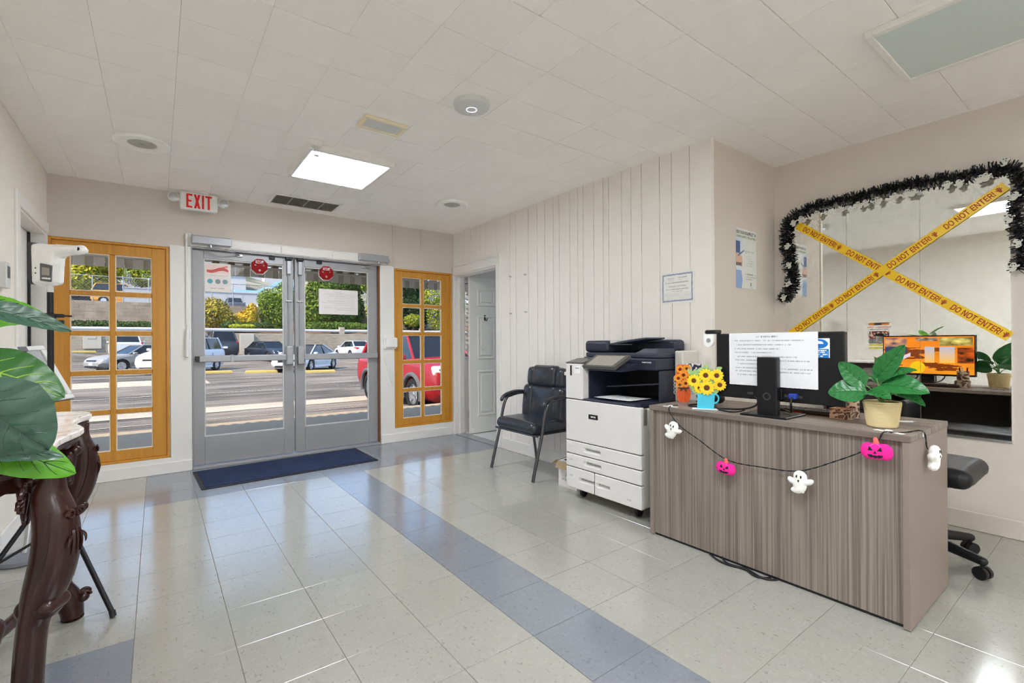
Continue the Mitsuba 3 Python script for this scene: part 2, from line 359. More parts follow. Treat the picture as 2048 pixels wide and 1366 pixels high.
part(dr3, 'coat_hook', cat(bx(R + .335, R + .36, 4.938, 4.948, 1.40, 1.47, .003), tube([(R + .347, 4.94, 1.41), (R + .347, 4.90, 1.40), (R + .347, 4.885, 1.43)], .006)), 'black')
part(dr3, 'wire_hook', tube(spline([(R + .285, 4.942, 1.22), (R + .285, 4.93, 1.06), (R + .30, 4.92, 1.03), (R + .32, 4.92, 1.05)], 12), .003, 6), 'steel')

# ------------------------------------------------------------------ sidelights: framed panes
def woodfn(p, n, uv):
    g = fbm(p.x * 55, p.z * 1.6, p.y * 55, 3)
    return mix(s2l(186, 124, 30), s2l(214, 154, 62), g)
scene['m_oak'] = {'type': 'twosided', 'b': {'type': 'principled', 'base_color': proc(woodfn), 'roughness': 0.38, 'specular': 0.5}}
mat('bead', s2l(226, 214, 190), 0.4)
def sidelight(n, x0, x1, z0, z1, gx0, gx1, gz0, gz1, label):
    w = struct(f'window_{n}', cat(bx(x0, x0 + .02, D - .006, D + .075, z0, z1, .002), bx(x1 - .02, x1, D - .006, D + .075, z0, z1, .002), bx(x0 + .02, x1 - .02, D - .006, D + .075, z1 - .02, z1, .002), bx(x0 + .02, x1 - .02, D - .006, D + .075, z0, z0 + .02, .002)), 'oak', label=label)
    y0, y1 = D + .012, D + .056
    part(w, 'stile', bx(x0 + .021, gx0, y0, y1, z0 + .021, z1 - .021, .002), 'oak'); part(w, 'stile', bx(gx1, x1 - .021, y0, y1, z0 + .021, z1 - .021, .002), 'oak')
    part(w, 'rail', bx(gx0, gx1, y0, y1, gz1, z1 - .021, .002), 'oak'); part(w, 'rail', bx(gx0, gx1, y0, y1, z0 + .021, gz0, .002), 'oak')
    mw, xm = .018, (gx0 + gx1) / 2
    part(w, 'muntin', bx(xm - mw, xm + mw, y0 + .003, y1 - .003, gz0, gz1, .004), 'oak')
    P = (gz1 - gz0) / 5
    for r in range(5):
        for c in range(2):
            a0, a1 = (gx0, xm - mw) if c == 0 else (xm + mw, gx1)
            b0, b1 = gz0 + r * P + (mw if r else 0), gz0 + (r + 1) * P - (mw if r < 4 else 0)
            if r < 4: part(w, 'muntin', bx(a0, a1, y0 + .003, y1 - .003, b1, b1 + 2 * mw, .004), 'oak')
            pn = part(w, 'pane', bx(a0, a1, D + .034, D + .0342, b0, b1), 'glass')
            t = .007
            part(pn, 'bead', cat(bx(a0, a1, y0 + .008, y0 + .028, b0, b0 + t), bx(a0, a1, y0 + .008, y0 + .028, b1 - t, b1), bx(a0, a0 + t, y0 + .008, y0 + .028, b0 + t, b1 - t), bx(a1 - t, a1, y0 + .008, y0 + .028, b0 + t, b1 - t)), 'bead')
    return w
sidelight(1, L + .002, .086, .138, 1.978, -.556, -.033, .241, 1.873, 'orange-brown wooden sidelight window left of the glass doors')
sidelight(2, 2.164, 2.908, .158, 1.978, 2.268, 2.775, .255, 1.887, 'orange-brown wooden sidelight window right of the glass doors')

# ------------------------------------------------------------------ double glass doors
YD = D + .035
df = struct('door_frame', cat(bx(.249, .256, D - .012, D + .12, .0, 2.0), bx(1.988, 1.9915, D - .012, D + .12, 0, 2.0), bx(.249, 1.9915, D - .012, D + .12, 1.992, 2.0), bx(.25, 1.99, D - .03, D + .12, 0, .022, .004)), 'alu', label='grey metal frame of the double glass doors')
mat('oakdark', s2l(120, 74, 34), .5)
struct('trim_7', bx(1.976, 1.9878, D - .008, D + .03, .03, 1.99), 'oakdark', label='brown wooden jamb edge right of the glass doors')
def leaf(n, x0, x1, gx0, gx1, side, label):
    d = struct(f'door_{n}', None, label=label)
    y0, y1 = YD, YD + .045
    part(d, 'stile', bx(x0, gx0, y0, y1, .03, 1.985, .003), 'alu'); part(d, 'stile', bx(gx1, x1, y0, y1, .03, 1.985, .003), 'alu')
    part(d, 'rail', bx(gx0, gx1, y0, y1, 1.913, 1.985, .003), 'alu'); part(d, 'rail', bx(gx0, gx1, y0, y1, .03, .278, .003), 'alu')
    pn = part(d, 'pane', bx(gx0, gx1, y0 + .022, y0 + .0222, .278, 1.913), 'glass')
    t = .009
    part(pn, 'bead', cat(bx(gx0, gx1, y0 + .006, y0 + .02, .278, .278 + t), bx(gx0, gx1, y0 + .006, y0 + .02, 1.913 - t, 1.913), bx(gx0, gx0 + t, y0 + .006, y0 + .02, .278 + t, 1.913 - t), bx(gx1 - t, gx1, y0 + .006, y0 + .02, .278 + t, 1.913 - t)), 'lightgrey')
    # exit device
    a, b = (x0 + .045, x1 - .075) if side < 0 else (x0 + .075, x1 - .012)
    part(d, 'push_bar', cat(rbx(a, b, y0 - .055, y0 - .022, .962, 1.022, .008), *([bx((a + b) / 2 - .12, (a + b) / 2 - .09, y0 - .057, y0 - .02, .958, 1.026, .002)] if side < 0 else []), bx(a + (.0 if side < 0 else b - a - .04), a + (.04 if side < 0 else b - a), y0 - .04, y0 + .002, .965, 1.018)), 'alu2', 30)
    if side < 0: part(d, 'end_cap', rbx(a - .028, a - .0005, y0 - .05, y0, .968, 1.016, .005), 'dark')
    cx = x1 - .045 if side < 0 else x0 + .045
    part(d, 'latch_case', rbx(cx - .033, cx + .033, y0 - .07, y0 + .001, .915, 1.105, .012), 'alu2', 30)
    rod = part(d, 'rod', tube([(cx, y0 - .012, 1.10), (cx, y0 - .012, 1.90)], .008, 10), 'alu2', 40)
    part(rod, 'guide', rbx(cx - .028, cx + .028, y0 - .022, y0 + .001, 1.548, 1.562, .004), 'steel')
    part(d, 'top_latch', rbx(cx - .02, cx + .02, y0 - .045, y0 + .001, 1.82, 1.955, .006), 'alu2', 30)
    part(d, 'strike', bx(cx - .03, cx + .03, D - .02, y0 - .001, 1.962, 1.99, .002), 'black')
    px = cx - .15 if side < 0 else cx + .19
    ds = part(d, 'contact_sensor', bx(px - .025, px + .025, D + .012, y0 - .0005, 1.955, 1.985, .003), 'black')
    return d
leaf(3, .258, 1.104, .345, 1.014, -1, 'left leaf of the glass double door, with wide push bar')
leaf(4, 1.119, 1.974, 1.210, 1.876, 1, 'right leaf of the glass double door, with wide push bar')
# cover strip above the doors, three covers
hb = struct('trim_8', bx(.215, 2.06, D - .022, D, 2.004, 2.10, .003), 'white', label='white cover strip above the glass doors')
for a, b in ((.50, .98), (.985, 1.47), (1.475, 1.75)): part(hb, 'cover', bx(a, b, D - .034, D - .0225, 2.012, 2.088, .003), 'white')
struct('trim_9', cat(bx(.205, .222, D - .03, D - .0121, 1.295, 2.115, .003), bx(.205, .25, D - .03, D - .012, 2.10, 2.115, .003)), 'white', label='white cable raceway left of the glass doors')
struct('trim_10', bx(2.145, 2.158, D - .022, D - .0001, 1.985, H, .003), 'wall', label='thin cable raceway rising to the ceiling over the right sidelight')
struct('trim_11', bx(2.497, 2.512, D - .014, D - .0001, 2.245, H, .003), 'wall', label='short cable raceway above the right sidelight')
# ================================================================== CEILING FITTINGS
mat('diffuser', s2l(206, 214, 212), 0.6)
def panel_light(cx, cy, sx, sy, emit, label, grp=None, drop=.03):
    t = thing('ceiling_light', label, 'ceiling light', grp)
    x0, x1, y0, y1, w = cx - sx / 2, cx + sx / 2, cy - sy / 2, cy + sy / 2, .028
    z0, z1 = H - drop, H - .001
    part(t, 'frame', cat(bx(x0, x1, y0, y0 + w, z0, z1, .003), bx(x0, x1, y1 - w, y1, z0, z1, .003), bx(x0, x0 + w, y0 + w, y1 - w, z0, z1, .003), bx(x1 - w, x1, y0 + w, y1 - w, z0, z1, .003)), 'white')
    dm = trimesh.Trimesh([(x0 + w, y0 + w, z0 + .006), (x1 - w, y0 + w, z0 + .006), (x1 - w, y1 - w, z0 + .006), (x0 + w, y1 - w, z0 + .006)], [(0, 2, 1), (0, 3, 2)], process=False)
    k = part(t, 'diffuser', dm, 'diffuser')
    if emit: scene[k]['emitter'] = {'type': 'area', 'radiance': rgb(*emit)}
    part(t, 'tray', bx(x0 + .001, x1 - .001, y0 + .001, y1 - .001, z0 + .012, z1), 'white')
    return t
panel_light(1.115, 3.655, .60, .66, LAMP_FRONT, 'lit square ceiling panel light in front of the glass doors', drop=.045)
panel_light(2.785, .12, .60, 1.22, None, 'unlit long ceiling light panel over the desk at top right')
panel_light(.94, .56, .62, 1.22, LAMP_DESK, 'lit ceiling light panel seen in the mirror', drop=.03)
for lx, ly, ln in ((.05, -1.3, 'left'), (.9, -2.4, 'middle'), (2.4, -2.5, 'right')): panel_light(lx, ly, .62, 1.22, LAMP_BACK, f'lit ceiling light panel behind the viewer, {ln} of three', drop=.03)
panel_light(4.3, 3.7, .6, 1.2, (1.7, 2.1, 2.5), 'lit ceiling light panel in the room beyond the right doorway', drop=.03)
for k_ in [k for k in scene if k.startswith(list(labels)[-1])]:
    scene[k_]['to_world'] = T().translate([0, 0, -.031])
# round speakers
def disc_mesh(prof, c, n=40): return lathe(prof, n, c, '-z')
mat('speakerwhite', s2l(248, 249, 246), .35)
mat('grillegrey', s2l(176, 175, 166), .6)
def speaker(cx, cy, r, label):
    t = thing('ceiling_speaker', label, 'speaker')
    part(t, 'ring', lathe([(r * .5, .0), (r * .52, .012), (r * .93, .019), (r * .985, .014), (r, .001)], 48, (cx, cy, H - .001), '-z'), 'speakerwhite', 30)
    ms = []
    for q in range(5):
        rr = r * (.08 + .09 * q); n = max(6, int(rr / r * 70))
        for a in range(n):
            an = a * 2 * PI / n; ms.append(lathe([(.0022, 0), (.0022, .0006)], 6, (cx + rr * math.cos(an), cy + rr * math.sin(an), H - .0135), '-z'))
    g = part(t, 'grille', lathe([(r * .5, 0), (r * .5, .0125)], 40, (cx, cy, H - .001), '-z'), 'grillegrey')
    part(g, 'holes', cat(ms), 'grey', kind='stuff')
    part(t, 'badge', bx(cx - .016, cx + .016, cy - .010, cy + .010, H - .018, H - .0136, .002), 'grey')
    for a in range(4): part(t, 'screw', lathe([(.006, 0), (.004, .003)], 10, (cx + r * .82 * math.cos(a * PI / 2 + .6), cy + r * .82 * math.sin(a * PI / 2 + .6), H - .0145), '-z'), 'grey')
speaker(-.072, 3.985, .155, 'round white ceiling speaker near the exit sign')
speaker(2.285, 4.0, .15, 'round white ceiling speaker near the panelled wall')
# wireless access point
t = thing('access_point', 'round white wireless access point on the ceiling, glowing blue ring', 'access point')
part(t, 'body', lathe([(.10, 0), (.102, .012), (.096, .028), (.07, .036), (0, .037)], 48, (1.42, 2.26, H - .001), '-z'), 'lightgrey', 40)
rg = trimesh.creation.annulus(.026, .031, .002, sections=40); rg.apply_translation((1.42, 2.26, H - .0385))
k = part(t, 'light_ring', rg, 'lightgrey'); scene[k]['emitter'] = {'type': 'area', 'radiance': rgb(.62, .68, .95)}
# beige-framed lens
t = thing('ceiling_lens', 'small rectangular ceiling panel in a cream frame beside the access point', 'ceiling panel')
x0, x1, y0, y1 = .985, 1.25, 2.725, 2.89
mat('cream', s2l(232, 220, 190), .5)
part(t, 'frame', cat(bx(x0, x1, y0, y0 + .022, H - .018, H - .001, .004), bx(x0, x1, y1 - .022, y1, H - .018, H - .001, .004), bx(x0, x0 + .022, y0 + .022, y1 - .022, H - .018, H - .001, .004), bx(x1 - .022, x1, y0 + .022, y1 - .022, H - .018, H - .001, .004)), 'cream')
part(t, 'lens', bx(x0 + .022, x1 - .022, y0 + .022, y1 - .022, H - .012, H - .002), 'lightgrey')
# return air grille
t = thing('air_vent', 'long grey ceiling air vent with four louvred sections above the doors', 'air vent')
x0, x1, y0, y1 = .832, 1.443, 4.612, 4.955
mat('ventgrey', s2l(150, 146, 134), .5)
part(t, 'frame', cat(bx(x0, x1, y0, y0 + .028, H - .012, H - .001, .003), bx(x0, x1, y1 - .028, y1, H - .012, H - .001, .003), bx(x0, x0 + .028, y0 + .028, y1 - .028, H - .012, H - .001, .003), bx(x1 - .028, x1, y0 + .028, y1 - .028, H - .012, H - .001, .003)), 'white')
part(t, 'backing', bx(x0 + .02, x1 - .02, y0 + .02, y1 - .02, H - .003, H - .001), 'dark')
w = (x1 - x0 - .056) / 4
for q in range(4):
    a = x0 + .028 + q * w
    s = part(t, 'section', cat(bx(a + .001, a + .006, y0 + .028, y1 - .028, H - .011, H - .004), bx(a + w - .006, a + w - .001, y0 + .028, y1 - .028, H - .011, H - .004)), 'ventgrey')
    for j in range(20):
        part(s, 'slat', xf(bx(-w / 2 + .006, w / 2 - .006, -.0065, .0065, -.0007, .0007), (a + w / 2, y0 + .036 + j * .0142, H - .0075), rx=.5), 'ventgrey')
# sprinkler
t = thing('fire_sprinkler', 'white pendent fire sprinkler on the ceiling beside the lit panel light', 'sprinkler')
sx, sy = .855, 3.30
part(t, 'escutcheon', lathe([(.05, 0), (.05, .004), (.032, .03), (.024, .035)], 28, (sx, sy, H - .001), '-z'), 'white', 40)
part(t, 'body', lathe([(.013, 0), (.013, .02), (.008, .026)], 16, (sx, sy, H - .035), '-z'), 'lightgrey')
part(t, 'arm', cat(tube([(sx - .012, sy, H - .055), (sx - .014, sy, H - .075), (sx - .003, sy, H - .092)], .0025, 6), tube([(sx + .012, sy, H - .055), (sx + .014, sy, H - .075), (sx + .003, sy, H - .092)], .0025, 6)), 'lightgrey')
part(t, 'deflector', lathe([(.016, 0), (.017, .0015)], 20, (sx, sy, H - .092), '-z'), 'lightgrey')
# exit sign
t = thing('exit_sign', 'white EXIT sign with red letters and two emergency lamps', 'exit sign')
ex0, ex1, ez0, ez1, ey = .163, .442, 2.298, 2.452, 4.972
part(t, 'housing', rbx(ex0, ex1, ey, ey + .045, ez0, ez1, .014), 'white_gloss', 30)
part(t, 'canopy', rbx(.24, .37, ey - .01, ey + .055, 2.452, H - .001, .004), 'white')
def block_word(w_, h_, st, gap):
    out = []; x = 0
    for ch in 'EXIT':
        if ch == 'E': out += [sbox(x, 0, x + st, h_), sbox(x, 0, x + w_ * .92, st), sbox(x, h_ - st, x + w_ * .92, h_), sbox(x, h_ / 2 - st / 2, x + w_ * .8, h_ / 2 + st / 2)]; x += w_ * .92
        if ch == 'X': out += [Polygon([(x, 0), (x + st * 1.1, 0), (x + w_, h_), (x + w_ - st * 1.1, h_)]), Polygon([(x, h_), (x + st * 1.1, h_), (x + w_, 0), (x + w_ - st * 1.1, 0)])]; x += w_
        if ch == 'I': out += [sbox(x, 0, x + st, h_)]; x += st
        if ch == 'T': out += [sbox(x, h_ - st, x + w_, h_), sbox(x + w_ / 2 - st / 2, 0, x + w_ / 2 + st / 2, h_)]; x += w_
        x += gap
    from shapely.ops import unary_union
    return centred(extr(unary_union(out), .003))
part(t, 'letters', frame_to(block_word(.048, .120, .0155, .011), ((ex0 + ex1) / 2, ey - .0005, (ez0 + ez1) / 2), V(1, 0, 0), V(0, 0, 1), V(0, -1, 0)), 'exitred', label='red letters reading EXIT')
mat('exitred', s2l(226, 30, 34), .4)
for sx_ in (-1, 1):
    cx = ex0 - .045 if sx_ < 0 else ex1 + .045
    lm = part(t, 'lamp_head', lathe([(.028, 0), (.038, .012), (.042, .035), (.042, .045)], 28, (cx, ey + .04, 2.392), 'y') if False else cat(frame_to(lathe([(.026, 0), (.037, .012), (.041, .035), (.041, .045)], 28), (cx, ey + .045, 2.392), V(1, 0, 0), V(0, 0, 1), V(0, -1, 0)), tube([(cx - sx_ * .05, ey + .02, 2.375), (cx - sx_ * .03, ey + .02, 2.38)], .012, 10)), 'white_gloss', 30)
    part(lm, 'lens', frame_to(lathe([(.036, 0), (.030, .004), (0, .006)], 24), (cx, ey - .0005, 2.392), V(1, 0, 0), V(0, 0, 1), V(0, -1, 0)), 'steel', 40)
# ================================================================== OUTSIDE
def asphaltfn(p, n, uv):
    a = fbm(p.x * 0.5, p.y * 1.1, 0.0, 4); s = noise(p.x * 55, p.y * 55, 2.0)
    st = fbm(p.x * 0.35 + 3, p.y * 5.5, 1.0, 3)
    return mix(s2l(72, 69, 66), s2l(122, 116, 108), smoothstep(.28, .72, a * .55 + st * .45)) * (0.9 + 0.2 * s)
def concfn(p, n, uv):
    a = fbm(p.x * 1.7, p.y * 1.7, p.z * 1.7, 4)
    return mix(s2l(142, 134, 120), s2l(176, 168, 152), a)
def cmufn(p, n, uv):
    a = fbm(p.x * 1.1, p.z * 0.7, 0.0, 4); b = cell_rand(dr.floor(p.x / .4), dr.floor(p.z / .2), 1.0)
    return mix(s2l(140, 130, 114), s2l(184, 174, 156), a * .7 + b * .3)
def cmu2fn(p, n, uv):
    a = fbm(p.x * 1.3, p.z * 0.8, 7.0, 4); b = cell_rand(dr.floor(p.x / .6), dr.floor(p.z / .3), 4.0)
    return mix(s2l(124, 114, 100), s2l(180, 166, 146), a * .75 + b * .25)
def soilfn(p, n, uv):
    return mix(s2l(88, 66, 46), s2l(130, 102, 74), fbm(p.x * 1.5, p.y * 1.5, p.z, 4))
def hillfn(p, n, uv):
    return mix(s2l(84, 88, 76), s2l(134, 130, 116), smoothstep(.35, .65, fbm(p.x * .05, p.z * .12, p.y * .05, 4)))
for nm, f_ in (('asphalt', asphaltfn), ('concrete', concfn), ('cmu', cmufn), ('cmu2', cmu2fn), ('soil', soilfn), ('hill', hillfn)):
    scene['m_' + nm] = {'type': 'twosided', 'b': {'type': 'principled', 'base_color': proc(f_), 'roughness': 0.9, 'specular': 0.15}}
mat('mortar', s2l(150, 138, 120), .9, spec=.1)
mat('stopyellow', s2l(190, 168, 92), .6)
mat('roadwhite', s2l(164, 160, 152), .8, spec=.1)
mat('bldwhite', s2l(190, 190, 192), .7, spec=.2)
mat('bldblue', s2l(160, 206, 228), .7, spec=.2)
mat('roofgrey', s2l(150, 148, 146), .8, spec=.1)
mat('fence', s2l(170, 172, 174), .5, metal=.4)
mat('awnlight', s2l(200, 196, 186), .55)
mat('awndark', s2l(176, 170, 158), .6)
mat('awnbrown', s2l(110, 98, 82), .6)
GY = np.array([5.2, 8.2, 8.201, 9.4, 12.7, 20, 33, 42, 47, 60]); GZ = np.array([-.03, -.06, -.13, -.19, -.37, -.33, -.28, -.02, .33, .4])
def ground(x, y):
    g = np.interp(y, GY, GZ)
    t = np.clip((-x - .5) / 5, 0, 1) * np.clip((y - 36) / 9, 0, 1)
    return g + .5 * t
def terrain(x0, x1, y0, y1, nx, ny, zf, off=0.0):
    u, v = np.meshgrid(np.linspace(x0, x1, nx), np.linspace(y0, y1, ny)); P = np.c_[u.ravel(), v.ravel(), zf(u, v).ravel() + off]
    i, j = np.meshgrid(np.arange(nx - 1), np.arange(ny - 1)); a = (j * nx + i).ravel()
    return trimesh.Trimesh(P, np.vstack([np.c_[a, a + 1, a + nx + 1], np.c_[a, a + nx + 1, a + nx]]), process=False)
struct('parking_lot', terrain(-30, 70, 8.2, 47.2, 60, 120, ground), 'asphalt', smooth=True)
sw = struct('sidewalk', bx(-8, 14, YF + .001, 8.2, -.4, -.035), 'mortar')
for i in range(-6, 11):
    for j, (a, b) in enumerate(((YF + .002, 6.75), (6.75, 8.2))): part('sidewalk', 'slab', bx(i * 1.22, i * 1.22 + 1.212, a + .004, b - .004, -.1, -.03 - .01 * j, .006), 'concrete')
struct('gutter', terrain(-30, 70, 12.0, 13.35, 60, 6, ground, .008), 'concrete', label='pale concrete drainage gutter across the parking lot')
struct('paving_band', terrain(-30, 1.6, 21.2, 24.2, 30, 6, ground, .008), 'concrete', label='pale concrete band crossing the asphalt before the parked silver sedan')
for x0, x1, y, w in ((-3, 4.6, 10.05, .09), (-8, 3.4, 17.0, .12), (3, 7, 29.6, .12)):
    struct('painted_line', terrain(x0, x1, y, y + w, 12, 2, ground, .007), 'roadwhite', label='faded white paint line on the asphalt')
# canopy over the walk
aw = thing('awning', 'grey corrugated canopy with a hanging panelled valance outside the doors', 'awning')
part(aw, 'deck', hull([(x, y, z + dz) for x in (-3, 7) for y, z in ((YF + .01, 2.62), (7.1, 2.27)) for dz in (0, .04)]), 'awnlight')
part(aw, 'gutter_beam', bx(-3, 7, 6.93, 7.05, 2.162, 2.26, .006), 'awnlight')
part(aw, 'rail', bx(-3, 7, 6.91, 6.93, 2.10, 2.132, .003), 'awnlight')
vd = {c: mikit.ply(bx(0, w_, 0, .014, 1.995, 2.0995, .002), M(c)) for c, w_ in (('awndark', .07), ('awnlight', .095))}
vd['rib'] = mikit.ply(bx(0, .07, 0, .3, 2.1325, 2.161, .002), M('awnbrown'))
for q in range(-11, 32):
    x = q * .169 + .05
    for nm_, c, dx, y in (('valance_panel', 'awndark', 0, 6.915), ('valance_panel', 'awnlight', .072, 6.90), ('rib', 'rib', 0, 6.92)):
        scene[uniq('awning__' + nm_)] = {**vd[c], 'to_world': T().translate([x + dx, y, 0])}
for x in (-2.7, 6.7): part(aw, 'post', bx(x, x + .09, 6.95, 7.04, -.05, 2.161, .004), 'awnlight')
# wheel stops
for (x, y, a) in ((2.32, 27.88, -.12), (4.23, 26.82, -.2), (6.6, 25.1, -.2), (-4.3, 45.9, 0)):
    k = put('wheel_stop', xf(hull([(sx * (.74 - i * .05), sy * (.085 - i * .03), z) for sx in (-1, 1) for sy in (-1, 1) for i, z in ((0, 0), (0, .07), (1, .14))]), (x, y, float(ground(x, y)) + .001), a), 'stopyellow')
    tag(k, {2.32: 'pale yellow concrete wheel stop beside the white minivan', 4.23: 'pale yellow concrete wheel stop between the minivan and white fastback car', 6.6: 'pale yellow concrete wheel stop under the white fastback car', -4.3: 'yellow wheel stop by the block wall behind the silver sedan'}[x], 'wheel stop')
# block walls
def blockwall(name, y, x0, x1, zf, z1, bw, bh, m, label):
    t = struct(name, None, label=label)
    part(t, 'core', bx(x0, x1, y + .012, y + .3, -1.5, z1), 'mortar')
    ms = []; row = 0; z = z1 - bh
    while z > -.6:
        xs = np.arange(x0 - (row % 2) * bw / 2, x1, bw)
        for x in xs: ms.append(((x, z), (bw, bh)))
        row += 1; z -= bh
    g = .012; V_ = []; F_ = []
    for i, ((x, z), (w, h_)) in enumerate(ms):
        jy = y + RNG.uniform(-.006, .006)
        c = [(x + g / 2, y + .02, z + g / 2), (x + w - g / 2, y + .02, z + g / 2), (x + w - g / 2, y + .02, z + h_ - g / 2), (x + g / 2, y + .02, z + h_ - g / 2)]
        V_ += c + [(p[0] + (.006 if k in (0, 3) else -.006), jy, p[2] + (.006 if k < 2 else -.006)) for k, p in enumerate(c)]
        b = i * 8; F_ += [(b + 4, b + 5, b + 6), (b + 4, b + 6, b + 7)] + [q for k in range(4) for q in ((b + k, b + (k + 1) % 4, b + 4 + (k + 1) % 4), (b + k, b + 4 + (k + 1) % 4, b + 4 + k))]
    part(t, 'blocks', trimesh.Trimesh(V_, F_, process=False), m, kind='stuff')
    return t
blockwall('retaining_wall_lower', 47.2, -16, 44, 0, 2.15, .42, .21, 'cmu', 'low concrete block retaining wall along the back of the lot')
blockwall('retaining_wall_upper', 54.0, -18, 40, 2, 5.0, .62, .31, 'cmu2', 'tall weathered block retaining wall below the upper lot')
mat('patchwhite', s2l(186, 180, 166), .8, spec=.1)
tag(put('utility_panel', cat(bx(-4.4, -3.35, 47.08, 47.19, .9, 2.1, .02), bx(-4.15, -3.65, 47.05, 47.1, 1.65, 2.0, .01)), 'patchwhite'), 'white panel on the block wall behind the silver sedan', 'panel')
tag(put('wall_pilaster', bx(5.75, 6.85, 47.0, 47.19, -.2, 2.12, .02), 'patchwhite'), 'white pilaster of the block wall beside the dark sedan', 'pilaster')
rl = thing('pipe_rail', 'long white pipe rail lying on top of the block retaining wall', 'rail')
for a, b in ((-12, 9.2), (10.6, 14.4), (14.7, 17.6), (17.9, 23), (23.3, 36)): part(rl, 'pipe', tube([(a, 47.35, 2.42), (b, 47.35, 2.42)], .15, 12), 'bldwhite', 40)
for x in (14.55, 17.75, 23.15): part(rl, 'post', bx(x - .25, x + .25, 47.2, 47.6, 2.1, 2.8, .03), 'cmu')
struct('terrace', terrain(-18, 44, 47.3, 54.2, 40, 14, lambda x, y: 2.1 + (y - 47.3) * .13 + .12 * np.sin(x * 1.3 + y)), 'soil', smooth=True)
struct('upper_lot', cat(bx(-40, 90, 54.25, 140, 4.4, 5.0)), 'asphalt')
def hz(x, y):
    return 5 + (y - 160) * .16 * (1 + .25 * np.sin(x * .02) + .2 * np.sin(x * .045 + 1)) + 6 * meshkit.fbm(np.stack([x * .03, y * .03, x * 0], -1), 3)
struct('hillside', terrain(-300, 500, 160, 560, 70, 40, hz), 'hill', smooth=True)
struct('far_ground', terrain(-300, 500, 139, 161, 4, 2, lambda x, y: x * 0 + 4.6), 'soil')
for q in range(34):
    x, y = -60 + (q % 12) * 27 + RNG.uniform(0, 9), 235 + (q // 12) * 62 + RNG.uniform(0, 30); w, d_, h_ = RNG.uniform(8, 15), 9, RNG.uniform(4, 7); z = float(hz(np.array(x), np.array(y)))
    k = thing('hillside_house', 'small pale house far up the hillside', 'house', 'pale houses scattered on the far hillside')
    part(k, 'walls', bx(x, x + w, y, y + d_, z - 4, z + h_), 'bldwhite')
    part(k, 'roof', hull([(x - .5, y - .5, z + h_), (x + w + .5, y - .5, z + h_), (x - .5, y + d_ + .5, z + h_), (x + w + .5, y + d_ + .5, z + h_), (x, y + d_ / 2, z + h_ + 2), (x + w, y + d_ / 2, z + h_ + 2)]), 'roofgrey')
# buildings on the upper lot
t = thing('white_building', 'long low white building wall beyond the upper lot', 'building')
part(t, 'wall', bx(-3.4, 24, 78, 80, 4.9, 8.55, .03), 'bldwhite'); part(t, 'coping', bx(-3.5, 24.1, 77.9, 80.1, 8.55, 8.75, .02), 'bldwhite')
for q in range(14): part(t, 'joint', bx(-1.5 + q * 1.9, -1.47 + q * 1.9, 77.96, 78.01, 4.95, 8.5), 'fence')
t = thing('blue_building', 'light blue gabled building behind the long white wall', 'building')
part(t, 'walls', bx(10.5, 19.5, 92, 100, 4.9, 10.5), 'bldblue')
part(t, 'gable', hull([(9.8, 91.9, 8.6), (19.8, 91.9, 10.3), (19.8, 91.9, 12.6), (17.5, 91.9, 12.4), (9.8, 100, 8.6), (19.8, 100, 10.3), (19.8, 100, 12.6), (17.5, 100, 12.4)]), 'bldblue')
part(t, 'window', bx(15.2, 16.2, 91.84, 91.95, 9.2, 11.2, .02), 'bldwhite')
t = thing('striped_house', 'white slatted house front among the trees at right', 'house')
part(t, 'walls', bx(28.5, 35, 64, 68, 4.9, 9.6), 'bldwhite')
for q in range(16): part(t, 'slat', bx(28.6 + q * .4, 28.8 + q * .4, 63.9, 63.99, 5, 9.4), 'roofgrey')
t = thing('stair_enclosure', 'white block enclosure behind the fence at the end of the upper wall', 'enclosure')
part(t, 'wall', bx(-2.45, 3.4, 55.2, 55.5, 5.0, 6.35, .02), 'bldwhite'); part(t, 'coping', bx(-2.5, 3.45, 55.15, 55.55, 6.35, 6.43), 'bldwhite')
for q in range(9): part(t, 'baluster', tube([(-2.3 + q * .11, 55.3, 6.4), (-2.3 + q * .11, 55.3, 8.3 - q * .2)], .02, 6), 'fence')
# chain-link fence along the upper wall
t = thing('chain_fence', 'galvanised chain-link fence along the top of the upper retaining wall', 'fence')
for x in (-8.6, -6.5, -4.44, -2.39, -.58, 1.8, 4.27, 6.07, 8.85, 11.5): part(t, 'post', tube([(x, 54.4, 5.0), (x, 54.4, 7.25)], .045, 8), 'fence')
part(t, 'top_rail', tube([(-12, 54.4, 7.2), (11.5, 54.4, 7.2)], .035, 8), 'fence')
wm = []
for q in range(0, 330):
    x = -12 + q * .24
    if x > 11.3: break
    wm += [tube([(x, 54.4, 5.0), (min(x + 2.1, 11.4), 54.4, 5.0 + min(2.1, 11.4 - x))], .004, 3, False), tube([(x, 54.4, 7.1), (min(x + 2.1, 11.4), 54.4, 7.1 - min(2.1, 11.4 - x))], .004, 3, False)]
part(t, 'mesh', cat(wm), 'fence', kind='stuff')

